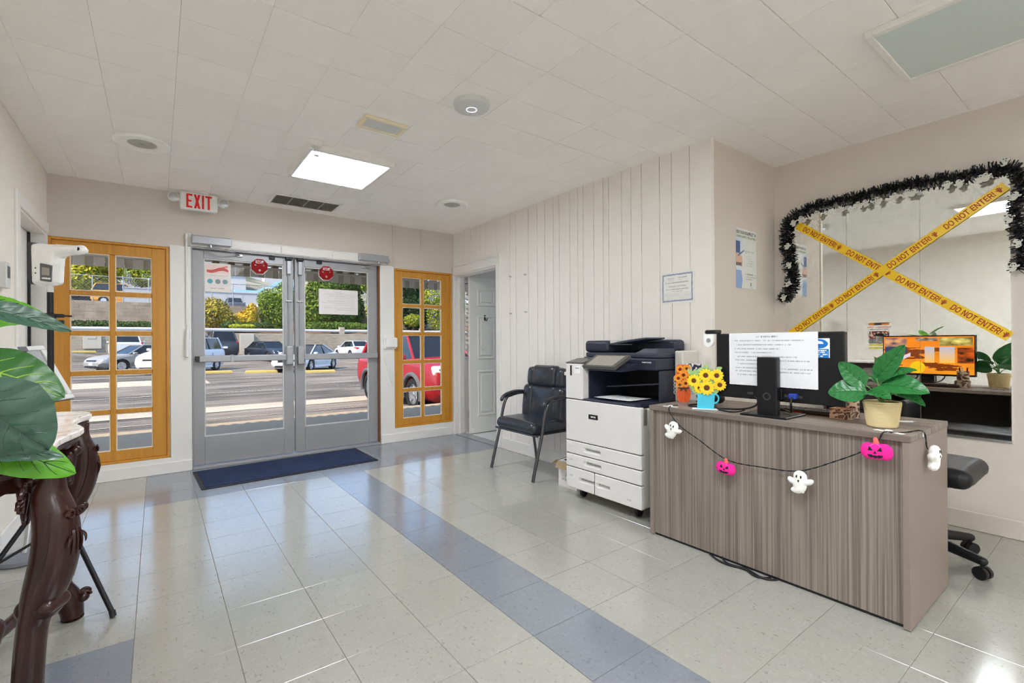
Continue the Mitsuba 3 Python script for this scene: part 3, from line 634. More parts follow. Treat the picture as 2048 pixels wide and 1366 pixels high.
# ------------------------------------------------------------------ plants outside
scene['m_leafv'] = {'type': 'twosided', 'b': {'type': 'principled', 'base_color': {'type': 'mesh_attribute', 'name': 'vertex_color'}, 'roughness': .6, 'specular': .25}}
mat('bark', s2l(112, 92, 74), .9, spec=.1)
def foliage(blobs, n, size, cols, seed):
    """blobs: (x, y, z, rx, ry, rz); leaves are small folded quads near the blobs' surfaces"""
    g = np.random.default_rng(seed); bl = np.array(blobs, float); w = (bl[:, 3] * bl[:, 5]); w = w / w.sum()
    which = g.choice(len(bl), n, p=w); d = g.normal(size=(n, 3)); d /= np.linalg.norm(d, axis=1, keepdims=True)
    rad = g.uniform(.45, 1.05, n) ** .6
    c = bl[which, :3] + d * bl[which, 3:] * rad[:, None]
    a = g.normal(size=(n, 3)); a /= np.linalg.norm(a, axis=1, keepdims=True); b = np.cross(a, d + .3 * g.normal(size=(n, 3))); b /= np.linalg.norm(b, axis=1, keepdims=True) + 1e-9
    s = size * g.uniform(.6, 1.4, n)[:, None]
    q = np.stack([c - a * s, c - b * s * .5, c + a * s, c + b * s * .5], 1)
    v = q.reshape(-1, 3); k = np.arange(n) * 4
    f = np.vstack([np.c_[k, k + 1, k + 2], np.c_[k, k + 2, k + 3]])
    C_ = np.array(cols, float); mixw = g.dirichlet(np.ones(len(C_)) * .35, n)
    pc = meshkit.noise(c * 1.3, seed)[:, None] * .5 + .75
    col = np.repeat((mixw @ C_) * pc * .8, 4, 0)
    return trimesh.Trimesh(v, f, process=False), np.clip(col, 0, 1)
YG, LG, DG, OR, BR, OL = s2l(206, 196, 44), s2l(128, 162, 48), s2l(50, 82, 34), s2l(214, 130, 54), s2l(150, 118, 70), s2l(96, 112, 46)
def plant(name, blobs, n, size, cols, label, cat_, trunk=None, seed=1, grp=None):
    t = thing(name, label, cat_, grp); m, c = foliage(blobs, n, size, cols, seed)
    part(t, 'foliage', m, 'leafv', color=c, kind='stuff')
    if trunk:
        for (p, q, r) in trunk: part(t, 'trunk', tube([p, (V(*p) + V(*q)) / 2 + V(.1, 0, 0), q], [r, r * .8, r * .6], 7), 'bark', 40)
    return t
plant('tree', [(-5.6, 64, 8.0, 2.6, 2, 1.6), (-4.2, 63.5, 9.3, 2.2, 2, 1.5), (-7.5, 65, 9.5, 2.2, 2, 2)], 9000, .17, [YG, YG, LG], 'yellow-green tree behind the chain-link fence at far left', 'tree', [((-5, 64, 5), (-5, 64, 8), .2)], 1)
plant('tree', [(-1.2, 60.2, 8.4, 1.8, 1.2, 1.4), (-2.4, 60.3, 9.2, 1.3, 1.2, 1.4), (.8, 60.4, 8.8, 1.6, 1.2, 1.5)], 9000, .15, [LG, LG, OL, YG], 'green tree behind the fence above the white enclosure', 'tree', [((-1.2, 60.2, 5), (-1.3, 60.2, 8), .15)], 2)
plant('shrub', [(4.0, 50.2, 3.9, 1.5, 1.2, 1.5), (2.6, 50.4, 4.3, 1.1, 1, 1.2), (5.0, 50, 3.4, .8, .9, .9)], 5200, .12, [YG, BR, OL, s2l(196, 168, 70)], 'yellow-brown shrub on the terrace above the dark SUV', 'shrub', [((3.8, 50.2, 2.3), (4.0, 50.2, 3.4), .08), ((3.4, 50.2, 2.3), (3.0, 50.3, 3.8), .06)], 3)
plant('shrub', [(6.9, 50.2, 3.4, .8, .7, 1.1), (6.3, 50.3, 3.4, .6, .6, .8), (7.1, 50, 4.2, .5, .6, .8)], 4600, .11, [YG, YG, OR, s2l(226, 190, 60)], 'orange and yellow shrub on the terrace beside the tall green one', 'shrub', [((7.2, 50.2, 2.3), (7.3, 50.2, 3.2), .07)], 4)
plant('shrub', [(9.4, 51.0, 4.2, 1.6, 1.0, 2.0), (8.8, 51.1, 5.4, 1.1, 1, 1.2), (10.2, 51.2, 5.8, 1.2, 1, 1.5)], 8200, .13, [LG, OL, LG, DG, s2l(170, 178, 60)], 'tall green shrub on the terrace above the dark sedan', 'shrub', [((9.0, 50.8, 2.4), (9.1, 50.8, 4), .08)], 5)
def hedge(x0, x1, y, z0, z1, n, cols, label, seed):
    bl = [(x, y, (z0 + z1) / 2 + RNG.uniform(-.05, .05), .7, .6, (z1 - z0) / 2) for x in np.arange(x0 + .5, x1, .75)]
    plant('hedge', bl, n, .085, cols, label, 'hedge', None, seed)
hedge(4.6, 8.4, 48.8, 2.45, 3.2, 3800, [DG, OL, DG], 'dark green clipped hedge between the terrace shrubs', 6)
hedge(5.2, 6.9, 48.0, 2.55, 2.9, 1600, [YG, LG], 'low yellow-green ground cover at the terrace edge', 7)
hedge(-5.2, .2, 48.3, 2.3, 3.1, 5200, [DG, DG, OL], 'dark green hedge on the ledge above the silver sedan', 8)
hedge(11.6, 20.6, 48.7, 2.35, 3.35, 12000, [OL, DG, LG], 'long clipped hedge along the terrace behind the white sedan', 9)
plant('tree', [(13.0, 50.2, 5.2, 1.4, 1.0, 2.6), (13.6, 50.3, 7.2, 1.5, 1.0, 1.6), (12.6, 50.3, 4.0, 1.0, .8, 1.4)], 9000, .15, [LG, OL, DG, s2l(168, 182, 74)], 'bright green tree behind the hedge, left of the paper notice', 'tree', [((12.8, 50.2, 2.5), (12.9, 50.2, 6), .18)], 10)
plant('tree', [(16.4, 52.5, 5.0, 2.2, 1.0, 2.6), (16.6, 52.7, 7.6, 2.3, 1.0, 1.5)], 10000, .15, [DG, OL, DG, LG], 'dark dense tree behind the hedge and the paper notice', 'tree', [((16, 52.5, 2.6), (16, 52.5, 6), .2)], 11)
plant('tree', [(19.8, 50.4, 5.0, 1.7, 1.0, 2.6), (19.6, 50.5, 7.6, 2.0, 1.0, 1.4), (20.6, 50.5, 6.2, 1.3, 1.0, 1.8)], 9500, .15, [OL, DG, LG, YG], 'olive green tree behind the hedge, right of the paper notice', 'tree', [((19.7, 50.4, 2.5), (19.7, 50.4, 6), .18)], 12)
plant('tree', [(24.8, 52.3, 5.2, 1.9, 1.1, 2.8), (24.4, 52.3, 8.0, 2.0, 1.1, 1.6)], 9000, .15, [DG, DG, s2l(30, 54, 26)], 'very dark tree seen in the upper left panes of the right sidelight', 'tree', [((24.5, 52, 2.5), (24.5, 52, 6), .2)], 13)
plant('shrub', [(22.4, 47.9, 3.7, 1.0, .8, .7)], 1500, .1, [OL, YG, LG], 'rounded yellow-green bush on the ledge over the red SUV', 'shrub', [((22.4, 48, 2.2), (22.4, 48, 3.4), .08)], 14)
plant('tree', [(25.2, 47.8, 4.2, 1.2, .9, 1.6), (25.0, 47.8, 6.4, 1.5, 1, 1.6), (26.2, 48, 5.3, 1.2, .9, 1.4)], 3400, .11, [LG, YG, OL], 'light yellow-green young tree seen in the right panes of the right sidelight', 'tree', [((25.2, 48, 2.2), (25.0, 48, 6), .06), ((25.5, 48, 2.2), (26.0, 48, 5.6), .05), ((25, 48, 2.2), (24.4, 48, 5), .05)], 15)

# ------------------------------------------------------------------ cars
for nm, c_ in (('silver', (160, 158, 152)), ('carwhite', (206, 208, 210)), ('carblack', (26, 28, 34)), ('carnavy', (24, 32, 46)), ('carred', (150, 6, 16)), ('orange', (236, 160, 40)), ('cargrey', (60, 62, 70))):
    mat(nm, s2l(*c_), 0.32, spec=.5, coat=1.0, metal=.35 if nm == 'silver' else 0)
mat('carglass', (0.010, 0.014, 0.020), 0.05, spec=0.45)
mat('tyre', (0.02, 0.02, 0.021), .8, spec=.2)
mat('rim', (.62, .63, .65), .25, metal=.9)
mat('headlight', s2l(226, 232, 238), .08, spec=.8, coat=.8)
mat('taillight', s2l(170, 22, 28), .12, spec=.7, coat=.6)
mat('trimgrey', s2l(92, 92, 96), .6)
PROFILES = {  # stations along the length (rear -> front, fraction): top height, half-width factor; then glasshouse: rear base, rear roof, front roof, windscreen base, belt
    'sedan': ([(-.5, .70, .80), (-.485, .86, .90), (-.42, .98, .96), (-.25, .97, 1), (0, .94, 1), (.2, .93, 1), (.32, .90, .985), (.44, .78, .93), (.485, .66, .84), (.5, .56, .74)], (-.42, -.26, .06, .24, .93)),
    'fast': ([(-.5, .78, .82), (-.48, .92, .90), (-.42, 1.0, .96), (-.25, .96, 1), (0, .93, 1), (.2, .90, 1), (.34, .84, .985), (.45, .70, .92), (.488, .60, .84), (.5, .50, .74)], (-.45, -.16, .06, .27, .92)),
    'suv': ([(-.5, .95, .88), (-.485, 1.05, .94), (-.4, 1.08, 1), (-.2, 1.07, 1), (0, 1.06, 1), (.2, 1.08, 1), (.36, 1.04, .99), (.455, .95, .95), (.488, .85, .89), (.5, .72, .82)], (-.485, -.42, .08, .24, 1.05)),
    'van': ([(-.5, .95, .88), (-.485, 1.02, .95), (-.4, 1.04, 1), (-.2, 1.04, 1), (0, 1.02, 1), (.2, 1.0, 1), (.34, .93, .985), (.45, .80, .93), (.487, .66, .85), (.5, .55, .75)], (-.49, -.44, .06, .28, 1.0)),
    'pickup': ([(-.5, .95, .92), (-.485, 1.05, .97), (-.4, 1.06, 1), (-.15, 1.06, 1), (0, 1.06, 1), (.2, 1.08, 1), (.36, 1.06, .99), (.46, 1.0, .95), (.488, .88, .9), (.5, .75, .85)], (-.16, -.13, .08, .2, 1.05)),
}
def wheel_meshes(r, w):
    ty = trimesh.creation.revolve(np.array([(r * .66, -w / 2), (r * .95, -w / 2), (r, -w * .3), (r, w * .3), (r * .95, w / 2), (r * .66, w / 2), (r * .64, 0), (r * .66, -w / 2)]), sections=30)
    sp = [lathe([(r * .66, .04), (r * .66, .085), (r * .60, .088), (r * .59, .05)], 30), lathe([(r * .16, 0), (r * .16, .075), (r * .06, .085)], 16)]
    for k in range(5):
        a = k * 2 * PI / 5
        for s in (-.16, .16): sp.append(xf(hull([(r * .08, -.02, .05), (r * .08, .02, .05), (r * .08, -.02, .075), (r * .08, .02, .075), (r * .62, -.028, .055), (r * .62, .028, .055), (r * .62, -.022, .085), (r * .62, .022, .085)]), (0, 0, 0), a + s))
    return ty, cat(sp), lathe([(r * .62, -.02), (r * .62, .02)], 30)
def car(name, label, kind, paint, loc, head, Lc, Wc, Hc, r=.33, clad=False, grille='dark', plate=True, chrome=False):
    t = thing(name, label, 'car'); loc = (loc[0], loc[1], float(ground(*loc)) if len(loc) == 2 else loc[2])
    A = lambda m: xf(m, loc, head)
    st, (xr, xrr, xfr, xw, belt) = PROFILES[kind]
    s = Hc / (1.45 if kind in ('sedan', 'fast') else 1.65 if kind != 'van' else 1.6)
    hw = Wc / 2; rings = []
    for q, zt, wf in st:
        x = q * Lc; w = hw * wf; zt *= s; zb = .2 + (.10 if abs(q) > .48 else 0); zm = (zb + zt) / 2
        half = [(0, zb), (w * .80, zb), (w * .93, zb + .08), (w * .985, zb + .22), (w, zm + .02), (w * .985, zt - .14), (w * .95, zt - .05), (w * .86, zt - .005), (w * .45, zt + .02), (0, zt + .028)]
        ring = half + [(-a, b) for a, b in half[-2:0:-1]]
        rings.append([(x, a, b) for a, b in ring])
    # resample the stations smoothly
    R_ = np.array(rings); n = R_.shape[1]; xs = R_[:, 0, 0]; xi = np.unique(np.r_[np.linspace(xs[0], xs[-1], 30), xs])
    from scipy.interpolate import PchipInterpolator
    R_ = np.stack([PchipInterpolator(xs, R_[:, k, :])(xi) for k in range(n)], 1); m_ = len(xi)
    F_ = [q for i in range(m_ - 1) for j in range(n) for q in ((i * n + j, (i + 1) * n + (j + 1) % n, (i + 1) * n + j), (i * n + j, i * n + (j + 1) % n, (i + 1) * n + (j + 1) % n))]
    Vv = np.vstack([R_.reshape(-1, 3), R_[0].mean(0), R_[-1].mean(0)]); c0, c1 = m_ * n, m_ * n + 1
    F_ += [(c0, (j + 1) % n, j) for j in range(n)] + [(c1, (m_ - 1) * n + j, (m_ - 1) * n + (j + 1) % n) for j in range(n)]
    body = trimesh.Trimesh(Vv, F_, process=False); body.fix_normals()
    axf, axr = Lc * .5 - .92, -Lc * .5 + .95
    for ax in (axf, axr):
        for sy in (-1, 1):
            c = trimesh.creation.cylinder(r + .055, .34, sections=28); c.apply_transform(trimesh.transformations.rotation_matrix(PI / 2, [1, 0, 0])); c.apply_translation((ax, sy * (hw - .13), r))
            body = boo(body, c)
    part(t, 'body', A(body), paint, 32)
    b = belt * s; xr, xrr, xfr, xw = [v * Lc for v in (xr, xrr, xfr, xw)]
    wb, wr = hw * .90, hw * .66
    gl = hull([(x, sy * wb * f, b - .06) for x, f in ((xr, .9), ((xr + xw) / 2, 1), (xw, .9)) for sy in (-1, 1)] + [(x, sy * wr * f, Hc - .03) for x, f in ((xrr, .95), ((xrr + xfr) / 2, 1), (xfr, .95)) for sy in (-1, 1)])
    part(t, 'windows', A(gl), 'carglass', 20)
    part(t, 'roof', A(hull([(x, sy * wr * f, Hc - .055 + dz) for x, f in ((xrr - .03, .97), (xfr + .05, .97), ((xrr + xfr) / 2, 1.04)) for sy in (-1, 1) for dz in (0, .04)] + [((xrr + xfr) / 2, sy * wr * .5, Hc + .005) for sy in (-1, 1)] + [(xfr - .1, sy * wr * .5, Hc - .01) for sy in (-1, 1)])), 'carglass' if kind == 'fast' else paint, 32)
    for sy in (-1, 1):
        pl_ = [((xw, sy * wb * .905, b - .03), (xfr + .02, sy * wr * .97, Hc - .035), .035), ((xr, sy * wb * .905, b - .03), (xrr, sy * wr * .97, Hc - .035), .06 if kind != 'fast' else .05)]
        for p, q, rr in pl_: part(t, 'pillar', A(balls([p, q], [rr, rr * .8])), paint, 30)
        mx = xrr * .45 + xfr * .55 - .15
        part(t, 'pillar', A(balls([(mx, sy * wb * 1.0, b - .03), (mx, sy * wr * 1.0, Hc - .04)], [.025, .022])), 'black', 30)
        part(t, 'side_mirror', A(rbx(xw - .34, xw - .16, sy * (hw + .02) - .09, sy * (hw + .02) + .09, b - .01, b + .12, .04)), paint, 40)
        for gx in (xw - .35, mx - .02, max(xr + .25, axr + .42)): part(t, 'door_seam', A(bx(gx - .004, gx + .004, sy * (hw - .05), sy * (hw + .0015), .42, b - .16)), 'black')
        part(t, 'sill', A(rbx(axr + r + .1, axf - r - .1, sy * (hw - .12), sy * (hw - .005), .19, .30, .03)), 'trimgrey' if clad else paint, 30)
        part(t, 'headlight', A(balls([(Lc * .5 - .13, sy * hw * .52, .66 * s), (Lc * .5 - .30, sy * hw * .83, .71 * s), (Lc * .5 - .16, sy * hw * .6, .60 * s)], [.055, .05, .045], True)), 'headlight', 40)
        part(t, 'taillight', A(balls([(-Lc * .5 + .05, sy * hw * .60, .86 * s), (-Lc * .5 + .16, sy * hw * .88, .88 * s), (-Lc * .5 + .06, sy * hw * .74, .76 * s)] if kind in ('sedan', 'fast') else [(-Lc * .5 + .07, sy * hw * .82, 1.02 * s), (-Lc * .5 + .09, sy * hw * .84, .78 * s)], [.05, .05, .045] if kind in ('sedan', 'fast') else [.07, .07], True)), 'taillight', 40)
    part(t, 'grille', A(rbx(Lc * .5 - .12, Lc * .5 - .005, -hw * .45, hw * .45, .50 * s, .66 * s, .03)), 'black' if grille == 'dark' else 'rim', 30)
    part(t, 'lower_intake', A(rbx(Lc * .5 - .10, Lc * .5 + .004, -hw * .62, hw * .62, .27, .38, .03)), 'black', 30)
    part(t, 'rear_valance', A(rbx(-Lc * .5 - .003, -Lc * .5 + .12, -hw * .7, hw * .7, .26, .38, .03)), 'black', 30)
    if plate:
        part(t, 'license_plate', A(bx(Lc * .5 - .0, Lc * .5 + .012, -.15, .15, .40, .52, .004)), 'whitetxt'); part(t, 'license_plate', A(bx(-Lc * .5 - .012, -Lc * .5 + .02, -.15, .15, .62 * s, .74 * s, .004)), 'whitetxt')
    ty, rm, hub = wheel_meshes(r, .21)
    for ax in (axf, axr):
        for sy in (-1, 1):
            ey = V(0, sy, 0); o = (ax, sy * (hw - .125), r)
            fr = lambda m: A(frame_to(m, o, V(sy, 0, 0), V(0, 0, 1), V(0, -sy, 0) if False else ey) if False else frame_to(m, o, V(1, 0, 0) * (1), V(0, 0, 1) * (-sy), ey))
            w_ = part(t, 'wheel', fr(ty), 'tyre', 35); part(w_, 'rim', fr(rm), 'rim', 30); part(w_, 'brake', fr(hub), 'dark')
            if clad:
                arc = [(ax + (r + .085) * math.cos(a), sy * (hw - .005), r + (r + .085) * math.sin(a)) for a in np.linspace(-.25, PI + .25, 22)]
                part(t, 'arch_trim', A(tube(arc, .048, 8)), 'trimgrey', 40)
    return t, A, s, hw
HP = math.atan2
car('silver_sedan', 'silver sedan facing left, seen through the left sidelight', 'sedan', 'silver', (-.62, 33.35), PI + .53, 4.85, 1.85, 1.45)
car('white_minivan', 'white minivan parked between the left sidelight and the glass doors', 'van', 'carwhite', (1.1, 30.4), PI + 1.0, 4.9, 1.9, 1.84, r=.34)
car('dark_suv', 'large black SUV seen from behind over the white minivan', 'suv', 'carblack', (3.7, 43.7), PI / 2 + .15, 5.1, 2.0, 2.06, r=.38)
car('dark_sedan', 'dark navy sedan facing the doors, beside the white pilaster', 'sedan', 'carnavy', (6.9, 40.2), -PI / 2 + .28, 4.85, 1.86, 1.46)
car('white_fastback', 'white fastback car with black glass roof behind the push bars', 'fast', 'carwhite', (6.6, 27.6), PI + .9, 4.7, 1.85, 1.43, r=.34)
car('white_sedan', 'older white sedan seen from behind at the right of the glass doors', 'sedan', 'carwhite', (13.6, 41.1), PI / 2 + .08, 4.7, 1.8, 1.46)
car('white_pickup', 'white pickup truck behind the silver sedan', 'pickup', 'carwhite', (-1.75, 43.6), PI / 2 + .05, 5.4, 1.95, 1.78, r=.38)
car('upper_suv', 'dark SUV on the upper lot behind the fence', 'suv', 'cargrey', (7.5, 66, 5.0), -PI / 2, 4.7, 1.95, 1.8)
car('upper_truck', 'white truck on the upper lot half hidden by the green shrub', 'suv', 'carwhite', (11.9, 66, 5.0), -PI / 2 + .4, 4.9, 1.95, 1.9)
car('upper_dark_car', 'dark car on the upper lot at far left behind the fence', 'suv', 'carnavy', (-5.2, 68, 5.0), .1, 4.7, 1.9, 1.75)
car('orange_van', 'orange van on the upper lot behind the fence', 'suv', 'orange', (-2.6, 58.3, 5.0), -.1, 4.4, 1.9, 1.95)
t, A, s, hw = car('red_suv', 'bright red SUV parked close outside, behind the right sidelight', 'suv', 'carred', (5.14, 10.45, -.27), -PI / 2 + .012, 4.35, 1.82, 1.63, r=.335, clad=True, grille='chrome', plate=False)
for q in range(6): part(t, 'grille_bar', A(rbx(2.08, 2.185, -hw * .80, hw * .80, .58 + q * .055, .606 + q * .055, .008)), 'rim' if q % 2 == 0 else 'black', 30)
for sy in (-1, 1):
    part(t, 'lamp_surround', A(balls([(2.13, sy * hw * .66, .90), (2.02, sy * hw * .88, .90), (2.12, sy * hw * .72, .62), (2.06, sy * hw * .84, .64)], [.05, .045, .04, .04], True)), 'headlight', 40)
    part(t, 'bumper_accent', A(balls([(2.09, sy * hw * .62, .58), (2.06, sy * hw * .74, .36), (2.02, sy * hw * .84, .34)], [.03, .04, .03], True)), 'silver', 40)
part(t, 'skid_plate', A(rbx(2.0, 2.185, -hw * .5, hw * .5, .27, .36, .03)), 'silver', 30)
part(t, 'roof_rail', cat(*[A(tube([(-1.5, sy * hw * .62, 1.64), (-1.3, sy * hw * .63, 1.68), (.1, sy * hw * .63, 1.68), (.35, sy * hw * .62, 1.63)], .016, 8)) for sy in (-1, 1)]), 'silver', 40)
# ================================================================== ON THE DOORS AND WALLS
EXF, EZF, ENF = V(1, 0, 0), V(0, 0, 1), V(0, -1, 0)      # front wall and return wall, seen from inside
EXR, ENR = V(0, -1, 0), V(-1, 0, 0)                      # right wall and mirror wall
def word(parent, name, s, h, o, ex, ey, en, m, bold=True, sx=1.0, label=None, d=.0008, centre=True):
    t_ = text(s, h, d, bold); t_ = centred(t_) if centre else t_; t_.apply_scale((sx, 1, 1))
    return part(parent, name, frame_to(t_, o, ex, ey, en), m, label=label)
def scribble(u, v, rows, ink, out, seed=0, fu=90.0):
    """lines too small to read: (v centre, half height, u0, u1, strength)"""
    for i, (vc, hh, u0, u1, st) in enumerate(rows):
        on = (np.abs(v - vc) < hh) & (u > u0) & (u < u1)
        w = meshkit.noise(np.stack([u * fu, v * 0 + i * 7.3 + seed, u * 0], -1)) > .34
        out[on & w] = out[on & w] * (1 - st) + np.array(ink) * st
    return out
def closer(x0, x1, side, label):
    t = thing('door_closer', label, 'door closer')
    part(t, 'body', rbx(x0, x1, D - .085, D - .0345, 2.022, 2.095, .007), 'alu2', 30)
    part(t, 'end_cap', rbx(x0 - .004 if side < 0 else x1 - .012, x0 + .012 if side < 0 else x1 + .004, D - .087, D - .0335, 2.02, 2.097, .006), 'alu', 30)
    px = x0 + .14 if side < 0 else x1 - .10
    a = V(px, D - .06, 2.02); b_ = V(px + (.13 if side < 0 else -.02), D - .10, 1.985); c = V(px + (.24 if side < 0 else -.14), D + .025, 1.965)
    ar = part(t, 'arm', cat(tube([a + (0, 0, .01), a - (0, 0, .02)], .014, 12), hull([tuple(a + (sx, sy, -.02 + sz)) for sx in (-.012, .012) for sy in (-.004, .004) for sz in (0, .006)] + [tuple(b_ + (sx, sy, -.01 + sz)) for sx in (-.01, .01) for sy in (-.004, .004) for sz in (0, .006)]), tube([b_ - (0, 0, .006), c - (0, 0, 0)], .007, 8)), 'steel', 30)
    part(t, 'shoe', rbx(c[0] - .025, c[0] + .025, D + .018, YD - .0005, c[2] - .012, c[2] + .012, .003), 'steel')
closer(.252, .556, -1, 'grey door closer over the left leaf of the glass doors')
closer(1.738, 2.062, 1, 'grey door closer over the right leaf of the glass doors')
def alarm(cx, cz, label, txt):
    t = thing('door_alarm', label, 'door alarm')
    oc = Polygon([(.074 * math.cos(a), .074 * math.sin(a)) for a in np.arange(8) * PI / 4 + PI / 8])
    o = V(cx, YD - .001, cz)
    part(t, 'base', frame_to(extr(oc.buffer(.004), .012), o + (.0, 0, -.006), EXF, EZF, ENF), 'white')
    part(t, 'cover', frame_to(extr(oc, .022), o + (0, -.0125, 0), EXF, EZF, ENF), 'red')
    f = o + (0, -.0347, 0)
    word(t, 'letters', 'STOP', .020, f + (.0, 0, .044), EXF, EZF, ENF, 'whitetxt', label='white lettering reading STOP')
    part(t, 'underline', frame_to(bx(-.035, .035, -.0015, .0015, 0, .0006), f + (0, 0, .028), EXF, EZF, ENF), 'whitetxt')
    for sx in (-1, 1): word(t, 'small_mark', 'EX' if sx < 0 else 'IT', .009, f + (sx * .035, 0, .008), EXF, EZF, ENF, 'whitetxt')
    rgm = trimesh.creation.annulus(.006, .009, .001, sections=20)
    part(t, 'keyhole_ring', frame_to(rgm, f + (0, 0, -.04), EXF, EZF, ENF), 'whitetxt')
alarm(.797, 1.877, 'red octagonal STOP door alarm on the left glass door leaf', 0)
alarm(1.420, 1.864, 'red octagonal STOP door alarm on the right glass door leaf', 1)
# papers on the glass
def poster_door(u, v):
    c = np.full((len(u), 3), s2l(232, 226, 222)); pk = np.array(s2l(206, 96, 92)); y = 1 - v
    top = (y > .06) & (y < .36) & (u > .05) & (u < .95); c[top] = s2l(240, 214, 206)
    car_ = (u > .08) & (u < .9) & (np.abs(y - .24 - .05 * np.sin(u * 7)) < .03 + .03 * np.sin(u * 3)); c[car_] = pk
    c[(u > .55) & (u < .88) & (np.abs(y - .13 - .03 * np.cos(u * 11)) < .018)] = pk
    for i, cx in enumerate((.2, .5, .78)):
        d_ = np.hypot((u - cx), (y - .63) * 1.29) < .105; c[d_] = (s2l(96, 168, 186), s2l(140, 150, 158), s2l(134, 160, 172))[i]
    scribble(u, v, [(1 - .42, .011, .08, .92, .5), (1 - .46, .006, .1, .8, .4), (1 - .75, .006, .1, .9, .3), (1 - .87, .01, .22, .75, .6)], s2l(150, 110, 110), c, 3)
    return c
m_, c_ = sheet((.352, YD + .0195, 1.61), (.208, 0, 0), (0, 0, .268), 90, 116, poster_door, .0008)
tag(put('door_poster', m_, 'print', False, c_), 'small notice with pink drawing and three blue circles taped on the left glass door', 'poster')
def notice(u, v):
    c = np.full((len(u), 3), s2l(226, 222, 222))
    scribble(u, v, [(.86, .010, .38, .64, .45)] + [(.80 - i * .068, .009, (.14, .25, .38, .42, .22, .08, .38, .12, .12, .42)[i], .92, .35) for i in range(10)], s2l(110, 108, 116), c, 8, 120)
    return c
m_, c_ = sheet((1.356, YD + .0195, 1.436), (.41, 0, 0), (0, 0, .265), 170, 100, notice, .0008, bulge=lambda u, v: .0004 * np.sin(u * 9))
tag(put('door_notice', m_, 'print', False, c_), 'white paper notice with lines of text taped on the right glass door', 'paper')
# handset-like rods, box
t = thing('blind_wand', 'long white plastic handle hanging from a cord left of the glass doors', 'handle')
part(t, 'handle', balls([(.218, D - .035, 1.27), (.216, D - .035, 1.13), (.213, D - .035, 1.02)], [.013, .019, .014], True), 'white_gloss', 40)
part(t, 'cord', tube([(.216, D - .03, 1.28), (.214, D - .022, 1.40)], .004, 6), 'white')
t = thing('door_strike_box', 'white square switch box right of the glass doors', 'switch box')
part(t, 'base', rbx(2.026, 2.175, D - .03, D - .0125, 1.062, 1.19, .006), 'white', 30); part(t, 'cover', rbx(2.045, 2.182, D - .05, D - .0301, 1.078, 1.186, .01), 'white_gloss', 30)
tag(put('wall_rod', balls([(2.036, D - .028, .96), (2.09, D - .028, .80), (2.117, D - .028, .69)], [.009, .014, .01], True), 'white_gloss', 40), 'short white plastic rod slanting below the white switch box', 'rod')
# hooks on the boards
for y, z, w_ in ((3.925, 1.807, 'upper left'), (3.676, 1.798, 'upper right'), (3.921, 1.424, 'lower left'), (3.672, 1.426, 'lower right')):
    t = thing('wall_hook', f'small metal hook screwed in the boards, {w_} of four', 'hook')
    part(t, 'plate', bx(R - .004, R - .0001, y - .012, y + .012, z - .006, z + .006, .001), 'steel'); part(t, 'screw', tube(spline([(R - .003, y, z), (R - .02, y, z - .004), (R - .028, y - .006, z + .006)], 8), .003, 6), 'grey')
# certificate
def cert(u, v):
    c = np.full((len(u), 3), s2l(232, 232, 226)); e = np.minimum(np.minimum(u, 1 - u) * 1.2, np.minimum(v, 1 - v))
    w_ = meshkit.noise(np.stack([u * 60, v * 50, u * 0], -1))
    b_ = (e > .055 + .012 * w_) & (e < .115 - .012 * w_); c[b_] = np.outer(.75 + .5 * w_[b_], s2l(150, 152, 176))
    return scribble(u, v, [(.80, .014, .2, .42, .55), (.81, .014, .54, .78, .55), (.74, .01, .24, .40, .3), (.74, .01, .56, .74, .3), (.66, .016, .14, .84, .6), (.45, .016, .16, .82, .5), (.385, .01, .34, .66, .35)] + [(.33 - .045 * i, .009, .1, .9, .28) for i in range(5)], s2l(90, 90, 100), c, 5, 70)
t = thing('certificate', 'white certificate with a blue ornamental border on the panelled wall', 'certificate')
m_, c_ = sheet((R - .0035, 2.104, 1.39), (0, -.27, 0), (0, 0, .223), 150, 120, cert, .003)
part(t, 'sheet', m_, 'print', False, c_)
word(t, 'letters', 'Insurance Card Notice', .0095, V(R - .0037, 1.969, 1.512), EXR, EZF, ENR, 'grey', d=.0003)
# brochure poster on the return wall
def brochure(u, v):
    c = np.full((len(u), 3), s2l(222, 224, 222)); y = 1 - v
    lb = (u < .32 - .1 * y) & (y > .14); c[lb] = s2l(206, 216, 230)
    c[(u < .20) & (y > .22) & (y < .42)] = s2l(70, 92, 140)
    sk = (np.abs(y - .52 - .2 * (u - .1)) < .09) & (u < .30); c[sk] = s2l(214, 176, 154)
    c[(np.abs(y - .46 + .35 * (u - .1)) < .016) & (u > .1) & (u < .38)] = s2l(96, 110, 140)
    c[(np.abs(y - .60) < .025) & (u < .26)] = s2l(120, 100, 90)
    bl = (y > .70) & (u < .28 - .02 * np.sin(y * 20)); c[bl] = s2l(140, 168, 214)
    return scribble(u, v, [(1 - .37, .008, .42, .88, .5), (1 - .40, .007, .42, .6, .5), (1 - .45, .006, .48, .72, .4), (1 - .49, .006, .48, .76, .4), (1 - .525, .006, .5, .8, .4), (1 - .565, .006, .5, .86, .4), (1 - .605, .006, .5, .88, .4), (1 - .755, .012, .45, .96, .6), (1 - .80, .009, .5, .98, .45), (1 - .84, .008, .48, .8, .45), (1 - .975, .005, .56, .82, .5)], s2l(104, 120, 70), c, 2, 60)
t = thing('wall_poster', 'tall white poster with a writing hand in blue on the side wall', 'poster')
m_, c_ = sheet((3.253, YR - .003, 1.498), (.287, 0, 0), (0, 0, .424), 110, 150, brochure, .0025)
part(t, 'sheet', m_, 'print', False, c_)
mat('inkblack', s2l(40, 42, 46), .6); mat('inkgreen', s2l(132, 150, 84), .6); mat('inkblue', s2l(52, 60, 100), .6)
